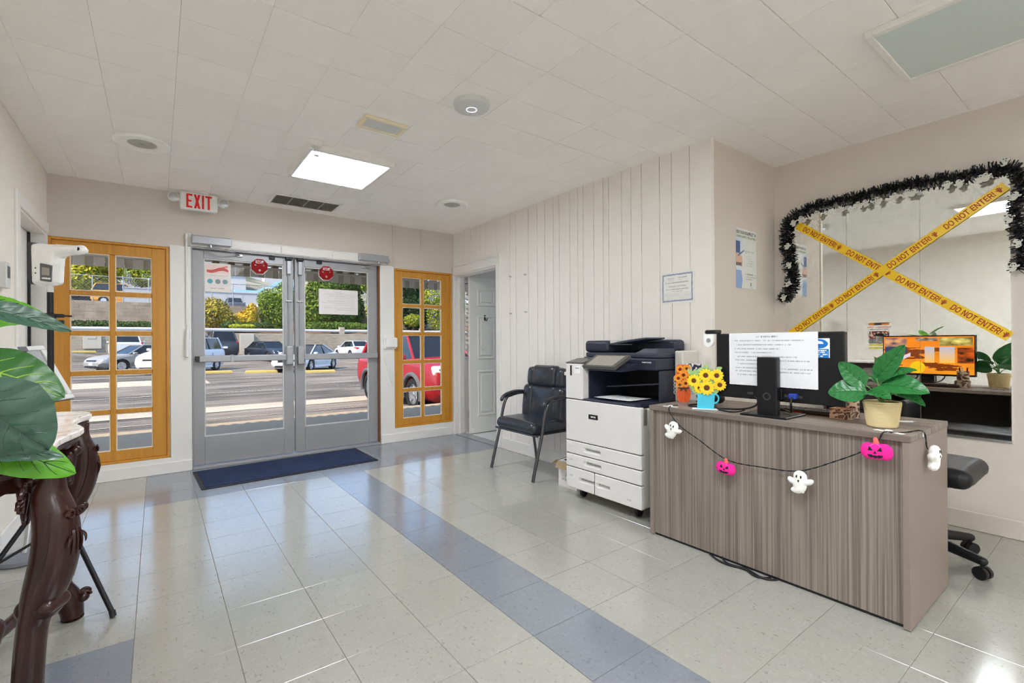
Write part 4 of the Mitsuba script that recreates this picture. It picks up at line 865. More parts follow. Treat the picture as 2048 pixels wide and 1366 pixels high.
word(t, 'title', 'DO YOU SUSPECT A', .021, V(3.397, YR - .0032, 1.895), EXF, EZF, ENF, 'inkblack', d=.0004, sx=.98, label='dark title reading DO YOU SUSPECT A')
word(t, 'subtitle', 'COMPLIANCE VIOLATION?', .0145, V(3.397, YR - .0032, 1.866), EXF, EZF, ENF, 'inkgreen', d=.0004, sx=1.04)
word(t, 'logo', 'S', .022, V(3.46, YR - .0032, 1.532), EXF, EZF, ENF, 'inkblack', d=.0004)
# flyer on the left wall, seen in the mirror
def flyer(u, v):
    y = 1 - v; n1 = meshkit.noise(np.stack([u * 9, y * 12, u * 0], -1)); n2 = meshkit.noise(np.stack([u * 22 + 9, y * 26, u * 0], -1))
    c = np.full((len(u), 3), s2l(236, 232, 226))
    a = y < .12; c[a] = np.where((n1[a] > .5)[:, None], s2l(214, 128, 48), s2l(60, 50, 48))
    p = (y > .33) & (y < .62); c[p] = np.where((n2[p] > .62)[:, None], s2l(226, 186, 160), np.where((n2[p] > .36)[:, None], s2l(60, 56, 74), s2l(156, 70, 40)))
    g = (y > .62) & (u > .45) & (y < .78); c[g] = s2l(120, 120, 116); c[(y > .66) & (y < .78) & (u < .42)] = s2l(52, 68, 120)
    gr = y > .79; c[gr] = np.where((np.abs(np.sin(y[gr] * 30)) > .8)[:, None], s2l(236, 230, 200), s2l(206, 188, 74))
    e = np.minimum(np.minimum(u, 1 - u), np.minimum(v, 1 - v)) < .025; c[e] = s2l(240, 238, 234)
    return c
t = thing('flyer', 'colourful orange and brown autumn flyer on the left wall, seen in the mirror', 'flyer')
m_, c_ = sheet((L + .003, 2.17, .99), (0, .255, 0), (0, 0, .40), 70, 100, flyer, .0022)
part(t, 'sheet', m_, 'print', False, c_)
mat('inkorange', s2l(196, 84, 30), .6)
word(t, 'title', 'CORNERS & TUNA', .024, V(L + .0032, 2.2975, 1.315), V(0, 1, 0), EZF, V(1, 0, 0), 'inkorange', d=.0004, sx=.95)
word(t, 'subtitle', 'ANNUAL POTLUCK FEST', .014, V(L + .0032, 2.2975, 1.283), V(0, 1, 0), EZF, V(1, 0, 0), 'inkblack', d=.0004)
# door mat
def matfn(p, n, uv):
    return mix(s2l(30, 38, 62), s2l(58, 68, 96), noise(p.x * 240, p.y * 240, 0.0) * .6 + fbm(p.x * 14, p.y * 14, 0.0, 2) * .4)
scene['m_navymat'] = {'type': 'twosided', 'b': {'type': 'principled', 'base_color': proc(matfn), 'roughness': .95, 'specular': .1}}
t = thing('door_mat', 'dark navy doormat on the floor before the glass doors', 'doormat')
mq = Polygon([(.243, 5.01), (1.690, 5.07), (1.690, 4.41), (.268, 4.352)])
bq = mq.buffer(0)
part(t, 'border', xf(extr(bq, .006), (0, 0, .001)), 'black'); part(t, 'pile', xf(extr(bq.buffer(-.03), .006), (0, 0, .004)), 'navymat')
# mirror in three panes
scene['m_mirror'] = {'type': 'conductor', 'material': 'none', 'specular_reflectance': rgb(.86, .87, .84)}
t = thing('wall_mirror', 'large frameless wall mirror of three panes behind the desk', 'mirror')
for a, b_ in ((1.237, 1.637), (.843, 1.235), (.447, .841)):
    part(t, 'mirror_pane', bx(R2 - .008, R2 - .0005, a, b_, .549, 2.062), 'mirror')
part(t, 'bottom_channel', bx(R2 - .012, R2 - .0003, .445, 1.639, .536, .5488, .001), 'steel')
for a in (1.236, .842):
    for z in (2.04,): part(t, 'clip', rbx(R2 - .013, R2 - .0081, a - .01, a + .01, z - .012, z + .012, .002), 'lightgrey')
# caution tape
mat('tape', s2l(238, 196, 12), .35, coat=.3); mat('tapeink', s2l(168, 66, 22), .5)
def hand(h):
    ps = [Point(0, .3 * h).buffer(.2 * h), Point(0, .14 * h).buffer(.16 * h)]
    for a, l in ((-.75, .36), (-.25, .52), (.05, .56), (.35, .5), (.85, .34)):
        ps.append(LineString([(math.sin(a) * .15 * h, .35 * h), (math.sin(a) * (.18 + l) * h, (.35 + math.cos(a) * l) * h)]).buffer(.065 * h))
    from shapely.ops import unary_union
    return extr(unary_union(ps), .0006)
def tape(p0, p1, x, w, us, label):
    t = thing('caution_tape', label, 'tape')
    p0, p1 = V(0, *p0), V(0, *p1); d_ = p1 - p0; Lg = np.linalg.norm(d_); ex = d_ / Lg; en = ENR; ey = np.cross(en, ex)
    o = V(x, 0, 0) + p0
    g, _ = sheet(o - ey * w / 2, ex * Lg, ey * w, 40, 3, None, .0004, bulge=lambda u, v: .0012 * np.sin(u * 24 + v * 2) ** 2)
    part(t, 'band', g, 'tape')
    for u in us:
        word(t, 'lettering', 'DO NOT ENTER!', w * .56, o + ex * u * Lg + en * .0016, ex, ey, en, 'tapeink', sx=.80, d=.0006, label='red lettering reading DO NOT ENTER!')
        part(t, 'hand_print', frame_to(hand(w * .62), o + ex * (u * Lg + .155) - ey * w * .30 + en * .0016, ex, ey, en), 'tapeink')
    return t
tape((1.548, 1.982), (.452, 1.135), R2 - .0145, .056, (.135, .385, .635, .875), 'yellow DO NOT ENTER tape sloping down to the right across the mirror')
tape((1.60, 1.172), (.462, 1.985), R2 - .0185, .056, (.13, .36, .62, .865), 'yellow DO NOT ENTER tape rising to the right across the mirror')
# black tinsel with paper ghosts
def ghost_poly(s=1.0):
    from shapely.ops import unary_union
    p = unary_union([Point(0, .62).buffer(.24), affinity.scale(Point(0, .34).buffer(.3), .82, 1.15), affinity.rotate(affinity.scale(Point(-.30, .42).buffer(.13), 1.25, .85), -35), affinity.rotate(affinity.scale(Point(.32, .5).buffer(.13), 1.35, .8), 35), affinity.scale(Point(-.10, .08).buffer(.16), 1.3, .75), Polygon([(-.2, .3), (.2, .3), (.16, .02), (-.2, .0)])]).buffer(.03).buffer(-.03)
    return affinity.scale(p, s, s, origin=(0, 0))
t = thing('tinsel_garland', 'black foil tinsel garland with small white paper ghosts around the mirror', 'garland')
pth = spline([(R2 - .03, 1.665, 1.435), (R2 - .04, 1.60, 1.50), (R2 - .045, 1.60, 1.70), (R2 - .045, 1.625, 1.90), (R2 - .045, 1.60, 2.02), (R2 - .045, 1.50, 2.075), (R2 - .045, 1.2, 2.092), (R2 - .045, .85, 2.10), (R2 - .045, .55, 2.085), (R2 - .045, .44, 2.075), (R2 - .045, .405, 1.98), (R2 - .045, .42, 1.8), (R2 - .045, .40, 1.62), (R2 - .04, .425, 1.50)], 240)
part(t, 'cord', tube(pth, .004, 6), 'black')
g = np.random.default_rng(5); n = 3400; i_ = g.uniform(0, 238, n); k0 = i_.astype(int); c0 = pth[k0] + (pth[k0 + 1] - pth[k0]) * (i_ - k0)[:, None]
tg = pth[k0 + 1] - pth[k0]; tg /= np.linalg.norm(tg, axis=1, keepdims=True)
dv = g.normal(size=(n, 3)) * (.75, 1, 1); dv -= tg * (dv * tg).sum(1, keepdims=True) * .65; dv /= np.linalg.norm(dv, axis=1, keepdims=True)
ln = g.uniform(.022, .05, n)[:, None]; e1 = c0 + dv * ln; e1[:, 0] = np.minimum(e1[:, 0], R2 - .009)
sd = np.cross(dv, g.normal(size=(n, 3))); sd /= np.linalg.norm(sd, axis=1, keepdims=True); sd *= .0036
q = np.stack([c0 - sd, c0 + sd, e1 + sd, e1 - sd], 1).reshape(-1, 3); k = np.arange(n) * 4
q[:, 0] = np.minimum(q[:, 0], R2 - .0085)
mat('ghostpaper', s2l(200, 199, 190), .5); mat('foil', (.012, .012, .014), .3, spec=.7)
part(t, 'strands', trimesh.Trimesh(q, np.vstack([np.c_[k, k + 1, k + 2], np.c_[k, k + 2, k + 3]]), process=False), 'foil', kind='stuff')
for (y, z, a) in ((1.62, 1.46, .2), (1.60, 1.56, -.4), (1.575, 1.70, .5), (1.60, 1.84, -.2), (1.545, 2.005, .3), (1.50, 2.02, .1), (1.40, 2.035, 0), (1.27, 2.035, -.3), (1.15, 2.04, 0), (1.10, 2.045, .3), (1.04, 2.045, .1), (.96, 2.05, -.2), (.885, 2.055, .1), (.865, 2.05, -.3), (.70, 2.055, 0), (.64, 2.05, .3), (.56, 2.05, -.1), (.53, 2.055, .2), (.46, 2.12, .1), (.43, 1.92, -.3), (.44, 1.80, .2), (.405, 1.66, .4), (.43, 1.53, 0)):
    gp = frame_to(xf(extr(ghost_poly(.055), .001), (0, -.025, 0), a), V(R2 - .07 + 0, y, z - .01), EXR, EZF, ENR)
    k_ = part(t, 'paper_ghost', gp, 'ghostpaper')
    part(k_, 'eyes', cat(*[frame_to(xf(lathe([(.003, .0003), (.003, .0016)], 8), (sx * .005, .036 - .025, 0), a), V(R2 - .0712, y, z - .01), EXR, EZF, ENR) for sx in (-1, 1)]), 'black')
# ================================================================== DESK AND WHAT STANDS ON IT
def deskfn(along):
    def fn(p, n, uv):
        a = p.y if along == 'z' else p.x
        c = p.z if along == 'z' else p.y
        g = fbm(a * 190, c * 1.6, 3.0, 3) * .8 + fbm(a * 30, c * .5, 9.0, 2) * .2
        f = smoothstep(.62, .82, noise(a * 330, c * 2.2, 1.0))
        col = mix(s2l(106, 96, 89), s2l(140, 130, 122), smoothstep(.25, .75, g))
        return mix(col, s2l(160, 150, 141), f * .28)
    return proc(fn)
for nm, ax in (('lam_z', 'z'), ('lam_y', 'y')):
    scene['m_' + nm] = {'type': 'twosided', 'b': {'type': 'principled', 'base_color': deskfn(ax), 'roughness': .45, 'specular': .4}}
mat('lam_plain', s2l(134, 122, 114), .45, spec=.4)
XD0, XD1, YD0, YD1, ZT = 2.298, 2.876, .537, 1.737, .750
t = thing('reception_desk', 'grey-brown woodgrain reception desk with a garland along its front', 'desk')
part(t, 'top', bx(XD0, XD1, YD0, YD1, ZT - .025, ZT, .0018), 'lam_y')
part(t, 'front_panel', bx(XD0 + .018, XD0 + .036, YD0 + .026, YD1 - .026, .012, ZT - .0255, .001), 'lam_z')
part(t, 'side_panel', bx(XD0 + .002, XD1 - .002, YD0 + .002, YD0 + .0255, .003, ZT - .0255, .0015), 'lam_plain'); part(t, 'side_panel', bx(XD0 + .002, XD1 - .002, YD1 - .0255, YD1 - .002, .003, ZT - .0255, .0015), 'lam_plain')
part(t, 'inner_panel', bx(XD0 + .0365, XD0 + .042, YD0 + .027, YD1 - .027, .02, ZT - .03), 'black'); part(t, 'inner_side', bx(XD0 + .05, XD1 - .004, YD0 + .0258, YD0 + .030, .02, ZT - .03), 'black')
part(t, 'plinth', bx(XD0 + .022, XD0 + .034, YD0 + .026, YD1 - .026, .0, .0115), 'black')
dr_ = part(t, 'drawer_unit', bx(XD0 + .08, XD1 - .03, YD1 - .42, YD1 - .026, .06, ZT - .026, .002), 'dark')
for z0, z1 in ((.07, .33), (.335, .53), (.535, .715)):
    q = part(t, 'drawer', bx(XD1 - .0295, XD1 - .012, YD1 - .418, YD1 - .03, z0, z1, .003), 'dark'); part(q, 'handle', tube(spline([(XD1 - .012, YD1 - .32, z1 - .05), (XD1 + .012, YD1 - .3, z1 - .05), (XD1 + .012, YD1 - .14, z1 - .05), (XD1 - .012, YD1 - .12, z1 - .05)], 14), .005, 8), 'steel', 40)
t = thing('power_cable', 'black cable lying on the floor under the desk front', 'cable')
part(t, 'strand', tube(spline([(2.312, 1.37, .006), (2.29, 1.33, .006), (2.272, 1.25, .006), (2.286, 1.16, .006), (2.262, 1.11, .006), (2.285, 1.07, .006), (2.312, 1.06, .006)], 40), .0045, 8), 'black', 60)
part(t, 'strand', tube(spline([(2.312, 1.30, .014), (2.284, 1.24, .006), (2.298, 1.17, .006), (2.275, 1.10, .006), (2.312, 1.03, .006)], 30), .0045, 8), 'black', 60)
# ---- garland of felt figures
mat('felt_white', s2l(240, 240, 236), .9, sheen=.6, spec=.1); mat('felt_pink', s2l(238, 44, 150), .85, sheen=.5, spec=.15); mat('felt_coral', s2l(236, 110, 104), .85, spec=.1); mat('pinkline', s2l(248, 150, 204), .8)
XG = XD0 - .013
gar = thing('garland_cord', 'thin black cord swagged across the desk front, carrying felt figures', 'cord')
cp = spline([(2.40, 1.62, ZT + .004), (2.32, 1.605, ZT + .006), (XD0 - .005, 1.60, ZT - .006), (XD0 - .005, 1.575, .70), (XD0 - .005, 1.553, .676), (XD0 - .004, 1.42, .60), (XD0 - .004, 1.258, .522), (XD0 - .004, 1.10, .520), (XD0 - .004, .925, .538), (XD0 - .004, .80, .60), (XD0 - .004, .66, .690), (XD0 - .004, .632, .725), (XD0 - .003, .622, ZT + .003), (2.33, .60, ZT + .004), (2.41, .555, ZT + .005), (2.46, YD0 - .004, ZT + .001), (2.485, YD0 - .006, .72), (2.512, YD0 - .006, .675)], 90)
tw = [cp + .0016 * np.c_[np.zeros(90), np.cos(np.arange(90) * 1.4 + a), np.sin(np.arange(90) * 1.4 + a)] for a in (0, PI)]
part(gar, 'strand', tube(tw[0], .0016, 6), 'black'); part(gar, 'strand', tube(tw[1], .0016, 6), 'black')
GP = ghost_poly(.116)
gm = inflate(GP, .036, .0032, .5)
def ghost(o, ex, en, tilt, label, flip=1):
    t = thing('felt_ghost', label, 'ghost decoration')
    ey = np.cross(en, ex)
    A = lambda m: frame_to(xf(m, (0, 0, 0), tilt), o, ex * flip, ey, en * 1.0) if flip > 0 else frame_to(xf(m, (0, 0, 0), tilt), o, ex, ey, en)
    part(t, 'body', A(xf(gm, (0, -.096, 0))), 'felt_white', 50)
    for sx in (-1, 1): part(t, 'eye', A(xf(balls([(sx * .0085, -.0255, .0165), (sx * .0085, -.019, .0165)], [.0034, .0030], True), (0, .002, 0))), 'black', 40)
    part(t, 'mouth', A(balls([(0, -.037, .0172), (0, -.042, .0172)], [.0034, .0028], True)), 'black', 40)
    part(t, 'stitching', A(cat(*[tube([(p.x, p.y - .096, .0045), (q.x, q.y - .096, .0045)], .0006, 4) for p, q in ((GP.buffer(-.0035).exterior.interpolate(i / 60, True), GP.buffer(-.0035).exterior.interpolate((i + .5) / 60, True)) for i in range(60))])), 'lightgrey')
    part(t, 'loop', A(tube([(0, .0, 0), (.001, .006, 0)], .0012, 6)), 'black')
ghost(V(XG - .010, 1.549, .676), EXR, ENR, -.32, 'white felt ghost hanging at the left end of the desk garland')
ghost(V(XG - .008, .915, .540), EXR, ENR, -.05, 'white felt ghost hanging at the middle of the desk garland')
ghost(V(2.525, YD0 - .026, .688), V(1, 0, 0), V(0, -1, 0), -.22, 'white felt ghost hanging on the right side panel of the desk')
def pumpkin(o, ex, en, s, tilt, label):
    t = thing('felt_pumpkin', label, 'pumpkin decoration'); ey = np.cross(en, ex)
    A = lambda m: frame_to(xf(m, (0, 0, 0), tilt, s), o, ex, ey, en)
    from shapely.ops import unary_union
    po = unary_union([affinity.scale(Point(dx, -.034).buffer(.03), .8, 1) for dx in (-.026, 0, .026)] + [affinity.scale(Point(0, -.034).buffer(.03), 1.5, 1.02)]).buffer(.004).buffer(-.004)
    bm = inflate(po, .036, .003, .5); part(t, 'body', A(bm), 'felt_pink', 50)
    part(t, 'stem', A(balls([(0, -.004, 0), (-.002, .010, 0)], [.009, .0075], True)), 'felt_coral', 50)
    for sx in (-1, 1):
        part(t, 'eye', A(xf(extr([(sx * .010 - .008, -.030), (sx * .010 + .008, -.030), (sx * .013, -.015)], .003), (sx * .004, 0, .0152))), 'black')
        part(t, 'seam', A(tube(spline([(sx * .004, -.006, .010), (sx * .016, -.016, .0155), (sx * .0195, -.034, .0168), (sx * .014, -.056, .0125)], 14), .0007, 5)), 'pinkline')
    part(t, 'nose', A(xf(extr([(-.005, -.040), (.005, -.040), (0, -.031)], .003), (0, 0, .0166))), 'black')
    part(t, 'mouth', A(xf(extr([(-.026, -.040), (-.018, -.046), (-.012, -.043), (-.006, -.048), (0, -.045), (.006, -.048), (.012, -.043), (.018, -.046), (.026, -.040), (.020, -.052), (.012, -.056), (.006, -.053), (0, -.058), (-.006, -.053), (-.012, -.056), (-.020, -.052)], .003), (0, 0, .0145))), 'black')
pumpkin(V(XG - .008, 1.257, .517), EXR, ENR, 1.0, -.08, 'smaller-looking pink felt pumpkin between the two front ghosts, lower on the cord')
pumpkin(V(XG - .008, .638, .716), EXR, ENR, 1.08, .03, 'pink felt pumpkin hanging near the right front corner of the desk')
mat('clearwhite', s2l(226, 228, 226), .25, spec=.6)
for (x0, y0, l, a, lb) in ((2.325, 1.61, .085, .15, 'clear plastic adhesive hook strip on the desk top above the left ghost'), (2.345, .615, .11, -.35, 'clear plastic adhesive hook strip on the desk top by the basket')):
    t = thing('hook_strip', lb, 'adhesive hook')
    part(t, 'strip', xf(bx(-.012, .012, -l / 2, l / 2, .0005, .003, .001), (x0, y0, ZT), a), 'clearwhite'); part(t, 'hook', xf(rbx(-.008, .008, -.012, .012, .0031, .010, .003), (x0, y0, ZT), a), 'clearwhite', 40)
t = thing('corner_hook', 'small clear plastic hook on the right edge of the desk top', 'adhesive hook')
part(t, 'plate', bx(2.462, 2.480, YD0 - .003, YD0 - .0003, .728, .749, .0008), 'clearwhite')
t = thing('clear_pen', 'transparent pen lying on the desk behind the basket', 'pen')
part(t, 'barrel', tube([(2.59, .74, ZT + .005), (2.69, .62, ZT + .005)], .0045, 10), 'clearwhite', 50); part(t, 'tip', tube([(2.69, .62, ZT + .005), (2.70, .608, ZT + .004)], [.0045, .001], 10), 'steel', 50)
# ---- monitor with a taped notice
mat('monblack', (.006, .006, .008), .36, spec=.4)
XM = 2.44; MY0, MY1, MZ0, MZ1 = .797, 1.40, .822, 1.160
t = thing('monitor', 'black computer monitor on the desk seen from behind, with notices taped to its back', 'monitor')
part(t, 'housing', cat(rbx(XM, XM + .022, MY0, MY1, MZ0, MZ1, .006), rbx(XM + .015, XM + .045, MY0 + .002, MY1 - .002, MZ0 + .002, MZ1 - .002, .005)), 'monblack', 30)
part(t, 'stand_column', rbx(XM - .052, XM - .0142, 1.062, 1.158, ZT + .006, 1.04, .006), 'monblack', 30)
part(t, 'stand_mount', rbx(XM - .0145, XM + .001, 1.055, 1.165, .832, .886, .004), 'monblack', 30)
cr = trimesh.creation.annulus(.012, .0195, .004, sections=28)
part(t, 'cable_ring', frame_to(cr, V(XM - .051, 1.11, .848), EXR, EZF, ENR), 'dark')
part(t, 'cable_hole', frame_to(lathe([(.0125, -.001), (.0125, .001)], 24), V(XM - .0505, 1.11, .848), EXR, EZF, ENR), 'black')
part(t, 'stand_base', bx(XM - .10, XM + .12, 1.0, 1.22, ZT + .0005, ZT + .010, .003), 'monblack')
def wall_pic(u, v):
    n1 = meshkit.fbm(np.stack([u * 3, v * 9, u * 0], -1), 4, 1)[:, None]; n2 = meshkit.fbm(np.stack([u * 8, v * 8, u * 0], -1), 4, 4)[:, None]; n3 = meshkit.fbm(np.stack([u * 20, v * 60, u * 0], -1), 3, 6)[:, None]
    O1, O2, O3 = map(np.array, (s2l(250, 176, 52), s2l(224, 118, 16), s2l(120, 52, 10)))
    c = O1 * (1 - v[:, None]) * .4 + O2 * (.6 + .4 * v[:, None]); c = c * (.7 + .6 * n1); c = np.where((n1 > .56) & (v[:, None] < .7), O3, c)
    def pic(u0, u1, v0, v1, a, b, nn):
        m = (u > u0) & (u < u1) & (v > v0) & (v < v1); tt = np.clip((nn[m] - .3) * 2.4, 0, 1); c[m] = np.array(a) * (1 - tt) + np.array(b) * tt
    pic(.02, .36, .76, .97, s2l(90, 70, 20), s2l(240, 222, 120), n2); pic(.38, .62, .88, .97, s2l(50, 36, 30), s2l(180, 150, 130), n3)
    pic(.72, .98, .56, .97, s2l(58, 58, 92), s2l(240, 170, 110), n2)
    m = (u > .72) & (u < .98) & (v > .56) & (v < .72); c[m] = np.array(s2l(50, 56, 92)) * (.6 + n2[m])
    for u0, u1 in ((.2, .36), (.41, .52)):
        m = (u > u0) & (u < u1) & (v > .30) & (v < .72); q = ((v[m] - .3) / .42)[:, None]; c[m] = np.array(s2l(236, 180, 70)) * (1 - q) + np.array(s2l(176, 176, 196)) * q
    pic(.0, .17, .3, .7, s2l(30, 20, 14), s2l(220, 90, 20), n2)
    e = ((u - .60) / .085) ** 2 + ((v - .17) / .16) ** 2 < 1; c[e] = np.array(s2l(246, 200, 20)) * (.7 + .5 * n2[e])
    m = (u > .68) & (u < .84) & (np.abs(v - .52 + (u - .68) * 1.1) < .05); c[m] = s2l(212, 196, 214)
    return np.clip(c, 0, 1)
sm, sc_ = sheet((XM + .0462, MY0 + .009, MZ0 + .016), (0, MY1 - MY0 - .018, 0), (0, 0, MZ1 - MZ0 - .026), 150, 90, wall_pic)
mat('screenbase', (.01, .01, .01), .15)
k = part(t, 'screen', sm, 'screenbase', False, sc_)
scene[k]['emitter'] = {'type': 'area', 'radiance': {'type': 'mesh_attribute', 'name': 'vertex_color'}}
for q, (y, l) in enumerate(((1.20, .03), (1.0, .05), (.97, .02))): part(t, 'port', bx(XM - .002, XM + .001, y, y + l, .845, .858, .001), 'dark')
mat('plugblue', s2l(30, 60, 150), .4)
t2 = thing('video_cable', 'black cable with a blue plug hanging behind the monitor', 'cable')
part(t2, 'plug', rbx(XM - .035, XM - .0025, .985, 1.02, .842, .868, .006), 'plugblue', 40)
part(t2, 'lead', tube(spline([(XM - .03, 1.003, .85), (XM - .05, 1.0, .82), (XM - .02, 1.01, .79), (XM + .05, 1.05, ZT + .02), (XM + .15, 1.2, ZT + .006)], 30), .005, 8), 'black', 60)
def longnotice(u, v):
    c = np.full((len(u), 3), s2l(226, 227, 232)); y = 1 - v
    rows = [(1 - .075, .014, .33, .58, .75)]
    for yy, a, b in ((.15, .07, .86), (.225, .09, .73), (.30, .07, .60), (.375, .07, .54), (.45, .09, .79), (.52, .07, .93), (.59, .09, .60), (.665, .08, .95), (.73, .07, .93), (.80, .09, .57)): rows.append((1 - yy, .012, a, b, .55))
    return scribble(u, v, rows, s2l(96, 96, 104), c, 4, 150)
pm, pc = sheet((XM - .006, 1.322, .893), (0, -.422, 0), (0, 0, .268), 230, 130, longnotice, .0005, bulge=lambda u, v: .002 * np.sin(u * 5 + .4) * v ** 2 + .004 * np.clip(.25 - v, 0, 1) * np.sin(u * 3) + .001)
tag(put('paper_notice', pm, 'print', False, pc), 'large white text notice taped to the back of the monitor', 'paper')
def facesign(u, v):
    c = np.full((len(u), 3), s2l(226, 230, 234)); B = s2l(28, 110, 184)
    c[(np.hypot(u - .5, (v - .72) * 1.7) < .42)] = B; c[(np.hypot(u - .5, (v - .74) * 1.7) < .22)] = s2l(230, 236, 240); c[(np.abs(u - .5) < .2) & (np.abs(v - .66) < .06)] = B
    m = (v < .46) & (u > .04) & (u < .96); c[m] = B
    return scribble(u, v, [(.38, .03, .14, .86, .9), (.28, .03, .1, .9, .9), (.18, .03, .1, .9, .9), (.09, .03, .3, .7, .9)], s2l(230, 236, 240), c, 2, 30)
fm, fc = sheet((XM - .0015, .948, 1.040), (0, -.094, 0), (0, 0, .09), 60, 66, facesign, .0005)
tag(put('mask_sign', fm, 'print', False, fc), 'small blue and white sticker peeking out right of the large notice', 'sticker')
t = thing('webcam', 'white webcam with black top clipped on the left corner of the monitor', 'webcam')
part(t, 'clip', rbx(XM - .020, XM + .045, 1.392, 1.456, 1.1605, 1.182, .007), 'black', 30); part(t, 'back', frame_to(extr(affinity.scale(Point(0, 0).buffer(.030), 1, 1.15).union(sbox(-.030, 0, .030, .036)), .018), V(XM - .002, 1.434, 1.124), EXR, EZF, ENR), 'white_gloss', 40)
part(t, 'disc', frame_to(lathe([(.0125, 0), (.0125, .0015)], 24), V(XM - .0205, 1.432, 1.125), EXR, EZF, ENR), 'grey')
t = thing('keyboard', 'slim black keyboard on the desk behind the monitor stand', 'keyboard')
kb = part(t, 'body', rbx(2.60, 2.735, .86, 1.24, ZT + .001, ZT + .016, .004), 'black', 30)
for r_ in range(5):
    for c in range(14): part(t, 'key', bx(2.607 + r_ * .025, 2.627 + r_ * .025, .868 + c * .0262, .8905 + c * .0262, ZT + .0162, ZT + .021, .002), 'dark')
t = thing('red_pen', 'red pen lying beside the keyboard', 'pen')
part(t, 'barrel', tube([(2.59, 1.075, ZT + .006), (2.61, 1.02, ZT + .006)], .005, 10), 'red', 50); part(t, 'cap', tube([(2.587, 1.082, ZT + .006), (2.58, 1.10, ZT + .006)], .0055, 10), 'dark', 50)
# ---- leopard cup
def leo(u, v):
    from scipy.spatial import cKDTree
    g_ = np.random.default_rng(3); P = g_.uniform(0, 1, (70, 2)) * (1.4, 1.0) - (.2, 0); d_, i_ = cKDTree(P).query(np.c_[u * 1.0, v]); n_ = meshkit.noise(np.stack([u * 30, v * 30, u * 0], -1))
    c = np.full((len(u), 3), s2l(206, 182, 160)); c[(d_ < .062) & (n_ > .25)] = s2l(46, 28, 22); c[d_ < .030] = s2l(134, 84, 62); return c
def leocup(key, label, cx, cy, r, h):
    t = thing(key, label, 'pen cup'); a = np.linspace(0, 2 * PI, 64); v_ = np.linspace(0, 1, 50); U, W = np.meshgrid(np.linspace(0, 1, 64), v_)
    P = np.stack([cx + r * np.cos(U * 2 * PI), cy + r * np.sin(U * 2 * PI), ZT + .001 + W * h], -1).reshape(-1, 3)
    i, j = np.meshgrid(np.arange(63), np.arange(49)); q = (j * 64 + i).ravel()
    part(t, 'wall', trimesh.Trimesh(P, np.vstack([np.c_[q, q + 1, q + 65], np.c_[q, q + 65, q + 64]]), process=False), 'print', True, leo(U.ravel() * 1.0, W.ravel()))
    part(t, 'base', lathe([(r - .001, 0), (r - .001, .003)], 32, (cx, cy, ZT + .0005)), 'dark')
    for q_, (dx, dy, c_) in enumerate(((.012, .0, 'white'), (-.01, .014, 'black'), (.0, -.016, 'red'))): part(t, 'pen', tube([(cx + dx, cy + dy, ZT + .01), (cx + dx * 1.6, cy + dy * 1.6, ZT + h + .03)], .0045, 8), c_, 50)
leocup('pen_cup', 'brown leopard-print pen cup beside the keyboard, half hidden by leaves', 2.655, .845, .036, .125)
t = thing('tape_dispenser', 'low leopard-print box on the desk, left of the woven basket', 'box')
U, W = np.meshgrid(np.linspace(0, 1, 60), np.linspace(0, 1, 26))
for nm, o, ex, ey in (('front', (2.56, .90, ZT + .001), (0, -.085, 0), (0, 0, .048)), ('side', (2.56, .815, ZT + .001), (.07, 0, 0), (0, 0, .048)), ('top', (2.56, .90, ZT + .049), (0, -.085, 0), (.07, 0, 0)), ('back', (2.63, .815, ZT + .001), (0, .085, 0), (0, 0, .048)), ('end', (2.63, .90, ZT + .001), (-.07, 0, 0), (0, 0, .048))):
    a, b_ = sheet(o, ex, ey, 60, 40, lambda u, v: leo(u, v * .6)); part(t, nm, a, 'print', False, b_)
